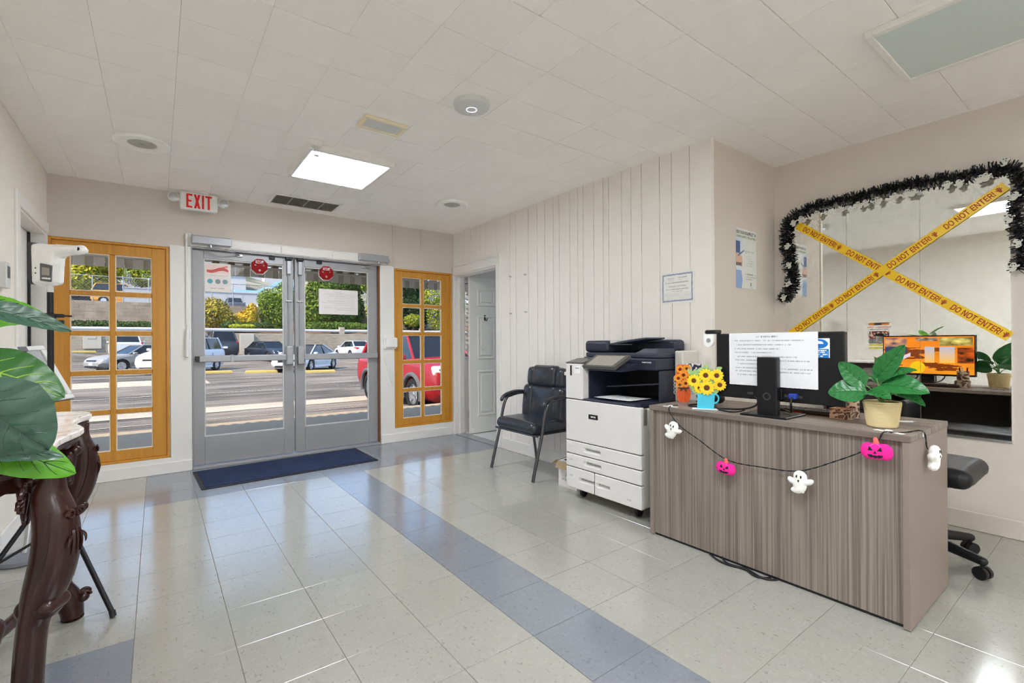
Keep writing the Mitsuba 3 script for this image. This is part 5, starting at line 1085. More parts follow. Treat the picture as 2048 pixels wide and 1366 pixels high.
# ---- potted plant in a basket
mat('basketfill', s2l(160, 140, 96), .8); mat('straw', s2l(232, 216, 172), .75, spec=.2); mat('straw2', s2l(222, 204, 158), .75, spec=.2); mat('soil2', (.03, .022, .015), .95)
def leaffn(base, edge):
    return pri(base, .32, spec=.5)
mat('leafgreen', s2l(38, 112, 54), .33, spec=.5); mat('leafbig', s2l(44, 92, 38), .34, spec=.5); mat('leaflime', s2l(80, 146, 22), .45, spec=.35); mat('leafdark', s2l(52, 86, 70), .26, spec=.7); mat('stemgreen', s2l(96, 142, 76), .45); mat('vein', s2l(40, 100, 46), .4); mat('veinlight', s2l(146, 182, 74), .45); mat('veindark', s2l(22, 48, 18), .5)
def leafmesh(P0, P1, nrm, width, sag=.12, cup=.18, wave=.0, n=22, m=13, tip=1.6, round_=.8, quilt=.004, nv=6):
    """a leaf from its base to its tip; nrm is the way its face looks; sag bends it, cup folds it along the midrib"""
    P0, P1, nrm = V(*P0), V(*P1), V(*nrm); d_ = P1 - P0; Lg = np.linalg.norm(d_); ex = d_ / Lg; nrm = nrm - ex * (nrm @ ex); nrm /= np.linalg.norm(nrm); ey = np.cross(nrm, ex)
    s_ = np.linspace(0, 1, n)[:, None]; w_ = np.linspace(-1, 1, m)[None, :]
    prof = np.clip(np.sin(PI * np.clip(s_, 0, 1) ** round_), 0, 1) ** .62 * (1 - .18 * s_ ** tip)
    half = width / 2 * prof + .0008
    q = np.abs(w_); ribs = np.abs(np.sin((s_ * nv * PI) - q * 1.1))
    z = sag * Lg * 4 * s_ * (1 - s_) + cup * half * (q ** 1.5) - quilt * (1 - ribs ** .5) * np.minimum(1, q * 4) - quilt * 1.0 * np.exp(-(q * 9) ** 2) + wave * np.sin(s_ * 13) * q ** 2
    z = z * np.ones_like(w_)
    P = P0 + (s_ * Lg)[..., None] * ex + (half * w_)[..., None] * ey + z[..., None] * nrm
    v = P.reshape(-1, 3); i, j = np.meshgrid(np.arange(m - 1), np.arange(n - 1)); a = (j * m + i).ravel()
    return trimesh.Trimesh(v, np.vstack([np.c_[a, a + 1, a + m + 1], np.c_[a, a + m + 1, a + m]]), process=False), P, nrm
def veins(P, nrm, mm, nv=5, r=.0012, off=.0006):
    n, m, _ = P.shape; c = m // 2; out = [tube(P[1:-1, c] + nrm * off, np.linspace(r * 1.6, r * .5, n - 2), 5)]
    for k in range(1, nv + 1):
        s0 = int(n * (.08 + .72 * (k - 1) / nv))
        for sg in (-1, 1):
            pts = [P[min(n - 1, s0 + t_), c + sg * t_] + nrm * off for t_ in range(0, c - 1) if s0 + t_ < n - 1]
            if len(pts) > 2: out.append(tube(np.array(pts), np.linspace(r, r * .4, len(pts)), 4))
    return cat(out)
def foliage_leaf(t, P0, P1, nrm, width, m, vm, stem_from=None, **k):
    lm, P, nn = leafmesh(P0, P1, nrm, width, **k); lf = part(t, 'leaf', lm, m, True)
    part(lf, 'veins', veins(P, nn, None, r=.0009 if width < .12 else .0016), vm, 60)
    if stem_from is not None:
        a, b_ = V(*stem_from), V(*P0); part(t, 'stem', tube(spline([a, (a + b_) / 2 + V(0, 0, .012), b_], 12), np.linspace(.0032, .0022, 12), 7), 'stemgreen', 60)
BC = V(2.475, .672, ZT); BS = .8
t = thing('potted_plant', 'green leafy artificial plant in a woven straw basket on the desk', 'potted plant')
part(t, 'basket', lathe([(.045, .001), (.048, .004), (.0605, .108), (.057, .108), (.048, .02)], 36, BC), 'basketfill')
coils = []
for q in range(13):
    zc = .006 + q * .0083; r_ = .049 + (.0625 - .049) * q / 12; th = np.linspace(0, 2 * PI, 61)
    base_ = np.c_[BC[0] + r_ * np.cos(th), BC[1] + r_ * np.sin(th), np.full(61, BC[2] + zc)]
    k = part(t, 'coil', tube(base_, .0042, 6, False), 'straw' if q % 2 else 'straw2', 60)
st_ = []
for q in range(12):
    zc = .010 + q * .0083; r_ = .0532 + (.0665 - .0532) * q / 12
    for a in np.arange(0, 2 * PI, .085):
        a += q * .04; st_.append(tube([BC + (r_ * math.cos(a - .03), r_ * math.sin(a - .03), zc + .0035), BC + ((r_ + .0016) * math.cos(a), (r_ + .0016) * math.sin(a), zc), BC + (r_ * math.cos(a + .03), r_ * math.sin(a + .03), zc - .004)], .0011, 4, False))
part(t, 'stitches', cat(st_), 'straw', kind='stuff')
part(t, 'soil', lathe([(.054, .090), (.054, .094)], 30, BC), 'soil2')
S0 = BC + (0, 0, .097)
# (base, tip, facing, width)
for P0, P1, nr, w_, kw in (
    ((2.49, .695, .955), (2.46, .590, 1.100), (-.80, -.25, .35), .082, dict(sag=.02, cup=.25)),
    ((2.49, .68, .935), (2.45, .550, .998), (-.55, .1, .8), .070, dict(sag=.10, cup=.3)),
    ((2.46, .675, .930), (2.40, .500, .912), (-.75, -.1, .6), .105, dict(sag=.10, cup=.2)),
    ((2.48, .63, .895), (2.44, .522, .855), (-.55, -.1, .7), .055, dict(sag=.14, cup=.4)),
    ((2.43, .715, .895), (2.365, .612, .880), (-.5, .0, .8), .075, dict(sag=.12, cup=.3)),
    ((2.44, .715, .900), (2.41, .853, .886), (-.82, .05, .5), .122, dict(sag=.08, cup=.12)),
    ((2.455, .725, .925), (2.40, .806, 1.025), (-.85, -.1, .4), .085, dict(sag=-.06, cup=.2)),
    ((2.53, .66, .93), (2.63, .61, .98), (.2, -.1, .9), .07, dict(sag=.10, cup=.3)),
    ((2.53, .70, .93), (2.60, .77, .96), (.2, .1, .9), .07, dict(sag=.10, cup=.3))):
    foliage_leaf(t, P0, P1, nr, w_, 'leafgreen', 'vein', S0, **kw)
# ---- flower cut-outs
def petals(t, o, ex, ey, en, r, m, mc):
    ms = []
    for k in range(13):
        a = k * 2 * PI / 13; lm, _, _ = leafmesh(o + (ex * math.cos(a) + ey * math.sin(a)) * r * .30 + en * .001 * (k % 2), o + (ex * math.cos(a) + ey * math.sin(a)) * r + en * .001, en, r * .42, .05, .1, n=6, m=5, quilt=0)
        ms.append(lm)
    f = part(t, 'flower', cat(ms), m, True); part(f, 'centre', frame_to(lathe([(r * .36, 0), (r * .34, .003), (r * .2, .0045), (0, .004)], 18), o, ex, ey, en), mc, 40)
mat('petal', s2l(250, 206, 24), .5); mat('petal2', s2l(244, 150, 30), .5); mat('seed', s2l(96, 56, 16), .8); mat('seed2', s2l(110, 24, 20), .8); mat('canblue', s2l(60, 190, 218), .35, coat=.4); mat('potorange', s2l(224, 92, 26), .4, coat=.4); mat('leafcut', s2l(150, 186, 120), .5)
def board_frame(cx, cy):
    n_ = V(-cx, -cy, 0); n_ /= np.linalg.norm(n_); ex = np.cross(EZF, n_); return ex, EZF, n_
t = thing('sunflower_cutout', 'yellow sunflowers in a blue watering can, flat standing decoration', 'decoration')
o = V(2.385, 1.43, ZT + .001); ex, ey, en = board_frame(*o[:2]); F = lambda m, d_=0: frame_to(m, o + en * d_, ex, ey, en)
part(t, 'can', F(extr(Polygon([(-.040, .004), (.036, .004), (.042, .085), (-.038, .085)]).buffer(.004), .008)), 'canblue')
part(t, 'handle', F(tube(spline([(.040, .035, .004), (.062, .05, .004), (.060, .075, .004), (.042, .082, .004)], 14), .0045, 8)), 'canblue', 50)
part(t, 'foot', F(xf(bx(-.07, .06, 0, .004, -.03, .03, .001), (0, 0, 0))), 'clearwhite')
part(t, 'backing', F(extr(Polygon([(-.045, .08), (.045, .08), (.085, .13), (.07, .20), (0, .225), (-.075, .20), (-.085, .13)]).buffer(.004), .003), .0), 'leafcut')
for px, py, r_ in ((-.06, .155, .036), (0, .185, .038), (.055, .185, .036), (.07, .135, .034), (.005, .118, .042), (-.03, .115, .032)): petals(t, o + ex * px + ey * py + en * (.008 + .006 * (r_ > .04)), ex, ey, en, r_, 'petal', 'seed')
for a, px, py in ((.9, -.04, .20), (.4, .05, .215), (2.2, -.07, .19), (1.4, .0, .215)):
    lm, _, _ = leafmesh(o + ex * px + ey * py + en * .005, o + ex * (px + .035 * math.cos(a)) + ey * (py + .035 * math.sin(a)) + en * .006, en, .022, .05, .1, n=8, m=5, quilt=0); part(t, 'leaf', lm, 'leafcut', True)
t = thing('pumpkin_vase_cutout', 'orange pumpkin vase with autumn flowers, flat standing decoration beside the printer', 'decoration')
o = V(2.575, 1.69, ZT + .001); ex, ey, en = board_frame(*o[:2])
part(t, 'vase', F(extr(Polygon([(-.024, .0), (.024, .0), (.036, .03), (.037, .07), (.030, .085), (-.030, .085), (-.037, .07), (-.036, .03)]).buffer(.003), .008)), 'potorange')
for q in (-.022, -.008, .008, .022): part(t, 'rib', F(tube(spline([(q * .7, .004, .0085), (q * 1.15, .045, .0095), (q, .083, .0085)], 10), .003, 6)), 'potorange', 50)
part(t, 'backing', F(extr(Polygon([(-.03, .08), (.03, .08), (.052, .14), (.03, .225), (-.03, .225), (-.05, .14)]).buffer(.003), .003)), 'potorange')
for px, py, r_, mc in ((-.02, .20, .026, 'seed2'), (.018, .205, .024, 'seed'), (.0, .165, .028, 'seed2'), (.032, .15, .026, 'seed'), (-.03, .145, .026, 'seed2'), (.012, .115, .026, 'seed2'), (-.022, .105, .024, 'seed')): petals(t, o + ex * px + ey * py + en * .008, ex, ey, en, r_, 'petal2', mc)
part(t, 'bow', F(cat(tube(spline([(-.03, .088, .011), (0, .084, .014), (.03, .088, .011)], 10), .004, 6), tube([(-.005, .085, .014), (-.018, .068, .012)], .003, 6), tube([(.004, .085, .014), (.016, .066, .012)], .003, 6))), 'dark', 50)
part(t, 'curls', F(cat(*[tube(spline([(-.04 - .01 * math.sin(q), .05 + q * .022, .004), (-.056, .058 + q * .022, .005), (-.05, .07 + q * .022, .004), (-.042, .062 + q * .022, .004)], 10), .0018, 5) for q in range(5)])), 'lightgrey', 50)
# ---- headset, notepad, cables
t = thing('headset', 'tangled black headset lying on the desk by the monitor', 'headset')
part(t, 'band', tube(spline([(2.64, 1.60, ZT + .03), (2.65, 1.61, ZT + .13), (2.66, 1.58, ZT + .155), (2.68, 1.53, ZT + .10), (2.68, 1.52, ZT + .035)], 24), .008, 8, squash=1.6), 'black', 60)
for p in ((2.64, 1.60, ZT + .032), (2.68, 1.52, ZT + .032)): part(t, 'ear_cup', balls([p, V(*p) + (.01, .02, .01)], [.031, .028], True), 'black', 50)
part(t, 'cable', tube(spline([(2.60, 1.62, ZT + .01), (2.52, 1.55, ZT + .006), (2.44, 1.57, ZT + .006), (2.40, 1.50, ZT + .006), (2.46, 1.34, ZT + .006), (2.44, 1.24, ZT + .02), (XM - .015, 1.17, ZT + .06), (XM - .008, 1.19, .84)], 60), .0045, 8), 'black', 60)
part(t, 'cable', tube(spline([(2.64, 1.56, ZT + .008), (2.55, 1.47, ZT + .006), (2.40, 1.36, ZT + .006), (2.37, 1.27, ZT + .006), (2.42, 1.235, ZT + .015)], 40), .004, 8), 'black', 60)
def padfn(u, v):
    c = np.full((len(u), 3), s2l(230, 230, 226)); n_ = meshkit.noise(np.stack([u * 9, v * 16, u * 0], -1)); c[(v > .68) & (n_ > .5)] = s2l(50, 56, 80); return scribble(u, v, [(.6 - .06 * i, .014, .1, .8, .5) for i in range(8)], s2l(80, 80, 90), c, 1, 40)
t = thing('notepad', 'white spiral-bound pad standing between the printer and the headset', 'notepad')
o = V(2.70, 1.70, ZT + .001); ex, ey, en = board_frame(2.70, 1.70)
a, b_ = sheet(o - ex * .045, ex * .09, V(0, 0, .23), 50, 90, padfn, .008); part(t, 'pages', a, 'print', False, b_)
part(t, 'spiral', cat(*[frame_to(trimesh.creation.torus(.007, .001, 14, 6), o + ex * .046 + V(0, 0, .02 + q * .012), ex, en, -ey) for q in range(16)]), 'dark')
# ================================================================== PRINTER
mat('prwhite', s2l(226, 224, 222), .4, spec=.4); mat('prside', s2l(216, 214, 206), .45); mat('prnavy', s2l(38, 44, 60), .42); mat('prnavy2', s2l(52, 58, 74), .45); mat('prdark', (.010, .011, .015), .5); mat('lcd', s2l(150, 146, 136), .12, spec=.7); mat('lcdframe', s2l(84, 82, 80), .3); mat('recess', s2l(112, 109, 102), .5)
X0, X1, Y0, Y1 = 2.385, 2.918, 1.862, 2.535
t = thing('copier', 'large white and navy office copier between the chair and the desk', 'copier')
part(t, 'chassis', rbx(X0 + .03, X1, Y0 + .004, Y1 - .004, .075, .70, .012), 'prside', 30)
def slot(m, yc, zc, w_, h_): return boo(m, rbx(X0 - .03, X0 + .022, yc - w_ / 2, yc + w_ / 2, zc - h_ / 2, zc + h_ / 2, .012))
def front(y0, y1, z0, z1, sl=()):
    m = rbx(X0, X0 + .032, y0, y1, z0, z1, .009) if not (y0 < Y0 + .01) else cat(rbx(X0, X0 + .032, y0, y1, z0, z1, .009)); m.merge_vertices()
    for s_ in sl: m = slot(m, *s_)
    return m
for nm, y0, y1, z0, z1, sl in (('front_cover', Y0, Y1, .4165, .712, ()), ('drawer', Y0, Y1, .3225, .414, ((2.28, .368, .165, .036),)), ('drawer', Y0, Y1, .2275, .320, ((2.275, .273, .165, .036),)),
                              ('drawer', 2.2585, Y1, .075, .225, ((2.33, .150, .16, .034),)), ('drawer', Y0, 2.256, .075, .225, ((2.18, .150, .13, .034),))):
    part(t, nm, front(y0, y1, z0, z1, sl), 'prwhite', 25)
    for s_ in sl: part(t, 'recess', bx(X0 + .022, X0 + .0285, s_[0] - s_[2] / 2 + .004, s_[0] + s_[2] / 2 - .004, s_[1] - s_[3] / 2 + .004, s_[1] + s_[3] / 2 - .004), 'recess')
for y, z, s in ((2.485, .375, '1  A4'), (2.485, .28, '2  A4'), (2.485, .165, '3  A4'), (1.96, .12, '4  A4')): word(t, 'tray_mark', s, .010, V(X0 - .0004, y, z), EXR, EZF, ENR, 'grey', False, d=.0004)
lg = part(t, 'logo_plate', frame_to(extr(sbox(-.038, -.012, .038, .012).buffer(.004), .002), V(X0 - .0002, 2.262, .607), EXR, EZF, ENR), 'black')
word(t, 'logo', 'xerox', .013, V(X0 - .0023, 2.262, .607), EXR, EZF, ENR, 'whitetxt', d=.0005)
for z0, z1 in ((.4143, .4162), (.3203, .3222), (.2253, .2272)): part(t, 'seam', bx(X0 + .0035, X0 + .03, Y0 + .005, Y1 - .005, z0, z1), 'prdark')
part(t, 'seam', bx(X0 + .0035, X0 + .03, 2.2562, 2.2583, .08, .224), 'prdark'); part(t, 'seam', bx(X0 + .004, X0 + .03, Y0 + .02, Y1 - .004, .7125, .7155), 'prdark')
part(t, 'tower', rbx(X0, X1, 2.363, Y1, .716, .968, .010), 'prwhite', 25)
part(t, 'tower_lid', hull([(x, y, z + dz) for x, z in ((X0 + .004, .9685), (X0 + .12, .995), (X1, 1.0)) for y in (2.366, Y1 - .003) for dz in (0, .008)]), 'lcdframe')
part(t, 'power_slot', bx(X0 - .0015, X0 + .002, 2.468, 2.486, .882, .955, .0015), 'black')
part(t, 'label', bx(X0 - .0012, X0 + .001, 2.385, 2.445, .90, .955, .0005), 'whitetxt'); word(t, 'label_text', 'Help 4', .009, V(X0 - .0016, 2.413, .936), EXR, EZF, ENR, 'dark', d=.0003)
part(t, 'side_tab', rbx(X0 + .01, X0 + .06, Y1 - .001, Y1 + .026, .878, .905, .006), 'prwhite', 30)
part(t, 'output_back', bx(X1 - .06, X1 - .002, Y0 + .02, 2.362, .714, .935), 'prdark'); part(t, 'output_side', bx(X0 + .06, X1 - .061, 2.352, 2.3625, .716, .93), 'prnavy')
part(t, 'output_floor', hull([(x, y, z) for x, z0_ in ((X0 + .012, .713), (X1 - .065, .713)) for y, zz in ((Y0 + .01, .735), (2.351, .722)) for z in (z0_, zz)]), 'prnavy')
part(t, 'front_lip', rbx(X0 + .004, X0 + .06, Y0 + .05, 2.362, .7125, .726, .005), 'prnavy2', 30)
part(t, 'inner_tray', hull([(x, y, z + dz) for x in (X0 + .14, X1 - .07) for y, z in ((Y0 + .01, .845), (2.26, .805)) for dz in (0, .008)]), 'prnavy')
part(t, 'right_wall', bx(X0 + .2, X1 - .061, Y0 + .004, Y0 + .018, .713, .93, .003), 'prnavy')
part(t, 'scanner', rbx(2.565, X1, Y0 + .012, Y1 - .003, .931, 1.012, .012), 'prnavy', 30)
part(t, 'document_lid', rbx(2.575, X1 - .002, Y0 + .015, Y1 - .02, 1.0135, 1.045, .008), 'prnavy2', 30)
part(t, 'feeder', rbx(2.575, X1 - .004, 2.30, Y1 - .006, 1.0455, 1.132, .026), 'prnavy', 40)
part(t, 'feeder_back', rbx(2.80, X1 - .004, Y0 + .03, 2.31, 1.0455, 1.135, .028), 'prnavy', 40)
part(t, 'feeder_tray', hull([(x, y, z + dz) for x in (2.59, 2.80) for y, z in ((2.36, 1.090), (2.12, 1.125), (1.98, 1.139)) for dz in (0, .010)]), 'prnavy2')
part(t, 'feeder_cover', cat(rbx(2.60, 2.78, 2.14, 2.19, 1.128, 1.1395, .004), rbx(2.60, 2.78, 2.24, 2.298, 1.10, 1.134, .004)), 'lightgrey', 30)
part(t, 'feeder_stop', hull([(2.585, Y0 + .03, 1.0455), (2.585, 2.06, 1.0455), (2.79, Y0 + .03, 1.0455), (2.79, 2.06, 1.0455), (2.6, Y0 + .035, 1.075), (2.6, 2.0, 1.075), (2.79, Y0 + .035, 1.075), (2.79, 2.0, 1.075)]), 'prnavy2')
word(t, 'model_mark', 'AltaLink C8155', .0075, V(2.5645, 1.955, .985), EXR, EZF, ENR, 'whitetxt', d=.0004)
q0, q1, q2, q3 = V(2.385, 2.372, .955), V(2.385, 2.075, .955), V(2.515, 2.045, 1.032), V(2.515, 2.352, 1.032)
cn = np.cross(q1 - q0, q3 - q0); cn /= np.linalg.norm(cn); cn = cn if cn[2] > 0 else -cn
part(t, 'control_panel', hull(np.vstack([[q0, q1, q2, q3], np.array([q0, q1, q2, q3]) - cn * .022])), 'lcdframe')
mid = (q0 + q1 + q2 + q3) / 4
part(t, 'display', hull(np.vstack([[mid + (q - mid) * .80 + cn * .0005 for q in (q0, q1, q2, q3)], [mid + (q - mid) * .80 + cn * .0014 for q in (q0, q1, q2, q3)]])), 'lcd')
part(t, 'panel_bracket', hull([(x, y, z) for x, z in ((X0 + .02, .925), (2.566, .93), (2.566, .975)) for y in (2.03, 2.34)] + [(X0 + .02, 2.1, .934), (X0 + .02, 2.3, .934)]), 'prnavy')
part(t, 'side_handle', cat(rbx(X0 + .03, X0 + .06, Y0 - .003, Y0 + .012, .60, .70, .004)), 'recess', 30)
part(t, 'rear_unit', rbx(2.74, X1 - .001, Y0 - .06, Y0 + .003, .72, 1.06, .01), 'prside', 30)
for y in (Y0 + .09, Y1 - .09):
    for x in (X0 + .09, X1 - .09): part(t, 'caster', cat(frame_to(lathe([(.028, -.012), (.032, -.009), (.032, .009), (.028, .012)], 24), (x, y, .0325), V(1, 0, 0), V(0, 0, 1), V(0, -1, 0)), rbx(x - .02, x + .02, y - .018, y + .018, .045, .0745, .006)), 'black', 30)
for z in (.27, .16): part(t, 'side_screw', lathe([(.005, 0), (.004, .002)], 12, (X0 + .10, Y0 + .0035, z), 'y'), 'grey')
pm_, pc_ = sheet((X0 + .03, 2.28, .7375), (0, -.31, 0), (.22, 0, 0), 60, 40, lambda u, v: scribble(u, v, [(.8 - .1 * i, .02, .3, .8, .5) for i in range(5)], s2l(90, 90, 96), np.full((len(u), 3), s2l(226, 226, 226)), 2, 40), .0006, bulge=lambda u, v: .003 + .006 * (u - .5) ** 2)
tag(put('printed_sheet', pm_, 'print', False, pc_), 'printed white page lying in the copier output tray', 'paper')
# carton behind the copier
t = thing('carton', 'open white cardboard carton on the floor behind the copier', 'box')
part(t, 'body', cat(bx(2.52, 2.80, 2.760, 2.764, .001, .195), bx(2.52, 2.80, 2.56, 2.564, .001, .195), bx(2.52, 2.524, 2.564, 2.760, .001, .195), bx(2.796, 2.80, 2.564, 2.76, .001, .195), bx(2.52, 2.80, 2.56, 2.764, .0005, .004)), 'white')
mat('kraft', s2l(164, 144, 116), .8, spec=.15)
part(t, 'flap', xf(bx(-.14, .14, -.002, .002, -.06, 0), (2.66, 2.800, .190), 0, rx=.9), 'kraft'); part(t, 'flap', hull([(2.512, y, z) for y, z in ((2.60, .196), (2.764, .196), (2.76, .150), (2.65, .165))] + [(2.470, y, z - .02) for y, z in ((2.62, .17), (2.75, .17))]), 'kraft')
part(t, 'lid', bx(2.525, 2.80, 2.566, 2.76, .197, .200), 'white'); part(t, 'lid_print', bx(2.545, 2.62, 2.62, 2.74, .2002, .201), 'black')
word(t, 'print', 'A4', .03, V(2.5195, 2.66, .10), EXR, EZF, ENR, 'grey', d=.0004); word(t, 'print', '20 LB', .014, V(2.5195, 2.70, .06), EXR, EZF, ENR, 'grey', d=.0004)
# ================================================================== GUEST CHAIR
def leather(p, n, uv): return mix((.013, .016, .023), (.024, .029, .040), fbm(p.x * 26, p.y * 26, p.z * 26, 3))
scene['m_leather'] = {'type': 'twosided', 'b': {'type': 'principled', 'base_color': proc(leather), 'roughness': .3, 'specular': .7}}
def smoothbox(x0, x1, y0, y1, z0, z1, r, puff=0.0, axis=2, it=1):
    m = rbx(x0, x1, y0, y1, z0, z1, r); m = m.subdivide_to_size(max(x1 - x0, y1 - y0, z1 - z0) / 14); v = np.array(m.vertices); c = V(x0 + x1, y0 + y1, z0 + z1) / 2; h_ = V(x1 - x0, y1 - y0, z1 - z0) / 2
    q = (v - c) / h_; o = [a for a in range(3) if a != axis]; w_ = np.clip(1 - q[:, o[0]] ** 2, 0, 1) * np.clip(1 - q[:, o[1]] ** 2, 0, 1); v[:, axis] += np.sign(q[:, axis]) * np.clip(np.abs(q[:, axis]) * 1.5, 0, 1) * puff * w_
    v += (meshkit.fbm(v * 14, 2, 5)[:, None] - .5) * .004; return trimesh.Trimesh(v, m.faces, process=False)
t = thing('guest_chair', 'black leather guest chair with metal arms against the panelled wall', 'chair')
part(t, 'seat', smoothbox(2.425, 2.86, 2.965, 3.50, .365, .462, .045, .016), 'leather', 60)
part(t, 'seat_pan', bx(2.46, 2.86, 2.98, 3.485, .352, .372, .006), 'black')
def tilt(m): m = m.copy(); m.apply_transform(trimesh.transformations.rotation_matrix(.10, [0, 1, 0], (2.80, 0, .46))); return m
part(t, 'back_shell', tilt(rbx(2.80, 2.83, 2.985, 3.48, .40, .88, .02)), 'leather', 40)
part(t, 'back_cushion', tilt(smoothbox(2.735, 2.815, 3.07, 3.395, .43, .735, .03, .020, 0)), 'leather', 60)
for y0, y1 in ((2.955, 3.098), (3.367, 3.510)): part(t, 'back_bolster', tilt(smoothbox(2.722, 2.825, y0, y1, .425, .735, .045, .012, 0)), 'leather', 60)
part(t, 'head_cushion', tilt(smoothbox(2.722, 2.818, 3.075, 3.39, .722, .915, .04, .022, 0)), 'leather', 60)
for y0, y1 in ((2.985, 3.095), (3.37, 3.480)): part(t, 'head_bolster', tilt(smoothbox(2.738, 2.82, y0, y1, .718, .898, .04, .008, 0)), 'leather', 60)
mat('chrome', (.12, .12, .13), .18, metal=.9)
for y in (2.94, 3.525):
    s = -1 if y < 3.2 else 1
    part(t, 'front_leg', tube(spline([(2.402, y, .002), (2.455, y, .20), (2.512, y, .42), (2.55, y, .57), (2.585, y, .625), (2.64, y, .64)], 30), .0135, 10), 'chrome', 60)
    part(t, 'rear_leg', tube(spline([(2.905, y - s * .03, .002), (2.875, y - s * .03, .2), (2.84, y - s * .03, .37)], 12), .0125, 10), 'chrome', 60)
    part(t, 'arm_rail', tube(spline([(2.60, y, .628), (2.70, y, .648), (2.79, y - s * .015, .64), (2.815, y - s * .04, .60)], 16), .011, 8), 'chrome', 60)
    part(t, 'arm_pad', tube(spline([(2.515, y, .590), (2.535, y, .625), (2.60, y, .655), (2.70, y, .668), (2.79, y, .655)], 26), np.r_[.012, np.linspace(.02, .024, 24), .014], 12, squash=.75), 'leather', 60)
part(t, 'cross_rail', cat(tube([(2.455, 2.94, .36), (2.455, 3.525, .36)], .010, 8), tube([(2.86, 2.97, .36), (2.86, 3.495, .36)], .010, 8)), 'chrome', 60)
# ================================================================== OFFICE CHAIR
t = thing('office_chair', 'black swivel office chair behind the desk, seat and caster showing', 'office chair')
ox, oy = 3.18, .73
part(t, 'seat', smoothbox(ox - .24, ox + .20, oy - .26, oy + .25, .425, .515, .044, .016), 'black', 60)
part(t, 'seat_plate', hull([(ox - .1, oy - .12, .425), (ox + .1, oy - .12, .425), (ox - .1, oy + .12, .425), (ox + .1, oy + .12, .425), (ox - .05, oy - .05, .36), (ox + .05, oy + .05, .36), (ox - .05, oy + .05, .36), (ox + .05, oy - .05, .36)]), 'dark')
part(t, 'gas_lift', cat(lathe([(.028, .10), (.028, .26), (.015, .262), (.015, .37)], 20, (ox, oy, 0))), 'dark', 40)
part(t, 'back_arm', tube(spline([(ox, oy + .05, .37), (ox, oy + .25, .375), (ox, oy + .33, .45), (ox, oy + .335, .56)], 18), .016, 8), 'black', 60)
part(t, 'back', smoothbox(ox - .19, ox + .19, oy + .29, oy + .345, .51, .685, .026, .01, 1), 'black', 60)
part(t, 'tilt_lever', balls([(ox - .03, oy - .05, .335), (ox + .12, oy - .16, .40), (ox + .16, oy - .20, .43)], [.018, .014, .016], True), 'black', 40)
for q in range(5):
    a = -.66 + q * 2 * PI / 5; ex_, ey_ = ox + .29 * math.cos(a), oy + .29 * math.sin(a)
    k = part(t, 'base_leg', balls([(ox, oy, .12), (ex_, ey_, .083)], [.032, .020], True), 'black', 40)
    ax_ = V(-math.sin(a), math.cos(a), 0)
    part(t, 'caster', cat(tube([V(ex_, ey_, .03) - ax_ * .024, V(ex_, ey_, .03) - ax_ * .005], .0295, 20), tube([V(ex_, ey_, .03) + ax_ * .005, V(ex_, ey_, .03) + ax_ * .024], .0295, 20), tube([(ex_, ey_, .03), (ex_, ey_, .085)], .008, 8)), 'black', 40)
# ================================================================== CARVED CONSOLE TABLE AND WHAT STANDS AROUND IT
def mahog(p, n, uv):
    g = fbm(p.x * 30 + p.z * 2, p.y * 30, p.z * 7, 3)
    return mix(s2l(24, 10, 10), s2l(58, 24, 19), g)
scene['m_mahogany'] = {'type': 'twosided', 'b': {'type': 'principled', 'base_color': proc(mahog), 'roughness': .24, 'specular': .4, 'clearcoat': .3, 'clearcoat_gloss': .93}}
def marblefn(p, n, uv):
    w = fbm(p.x * 6, p.y * 6, 0.0, 4); v = dr.abs(fbm(p.x * 9 + 5 * w, p.y * 9 + 4 * w, 2.0, 4) - .5)
    return mix(s2l(196, 184, 176), s2l(222, 217, 213), smoothstep(.0, .06, v))
scene['m_marble'] = {'type': 'twosided', 'b': {'type': 'principled', 'base_color': proc(marblefn), 'roughness': .12, 'specular': .6, 'clearcoat': 1.0}}
t = thing('console_table', 'dark carved mahogany console table with a marble top and curved legs by the left wall', 'table')
TZ = .835
ol = spline([(L + .012, 2.80, 0), (-.40, 2.805, 0), (-.275, 2.765, 0), (-.222, 2.675, 0), (-.243, 2.56, 0), (-.250, 2.485, 0), (-.243, 2.36, 0), (-.207, 2.235, 0), (-.222, 2.10, 0), (-.240, 1.96, 0), (-.228, 1.81, 0), (-.245, 1.71, 0), (-.31, 1.64, 0), (-.42, 1.615, 0), (L + .012, 1.61, 0)], 120)[:, :2]
olp = Polygon(ol).buffer(0)
def slab(poly, z0, z1, lip): return cat(xf(extr(poly.buffer(-lip), z1 - z0), (0, 0, z0)), xf(extr(poly, (z1 - z0) * .55), (0, 0, z0 + (z1 - z0) * .22)))
part(t, 'marble_top', slab(olp, TZ - .026, TZ, .006), 'marble', 40)
part(t, 'top_moulding', slab(olp.buffer(-.010).intersection(sbox(L + .003, 0, 3, 5)), TZ - .046, TZ - .0262, .006), 'mahogany', 40)
inn = olp.buffer(-.055)
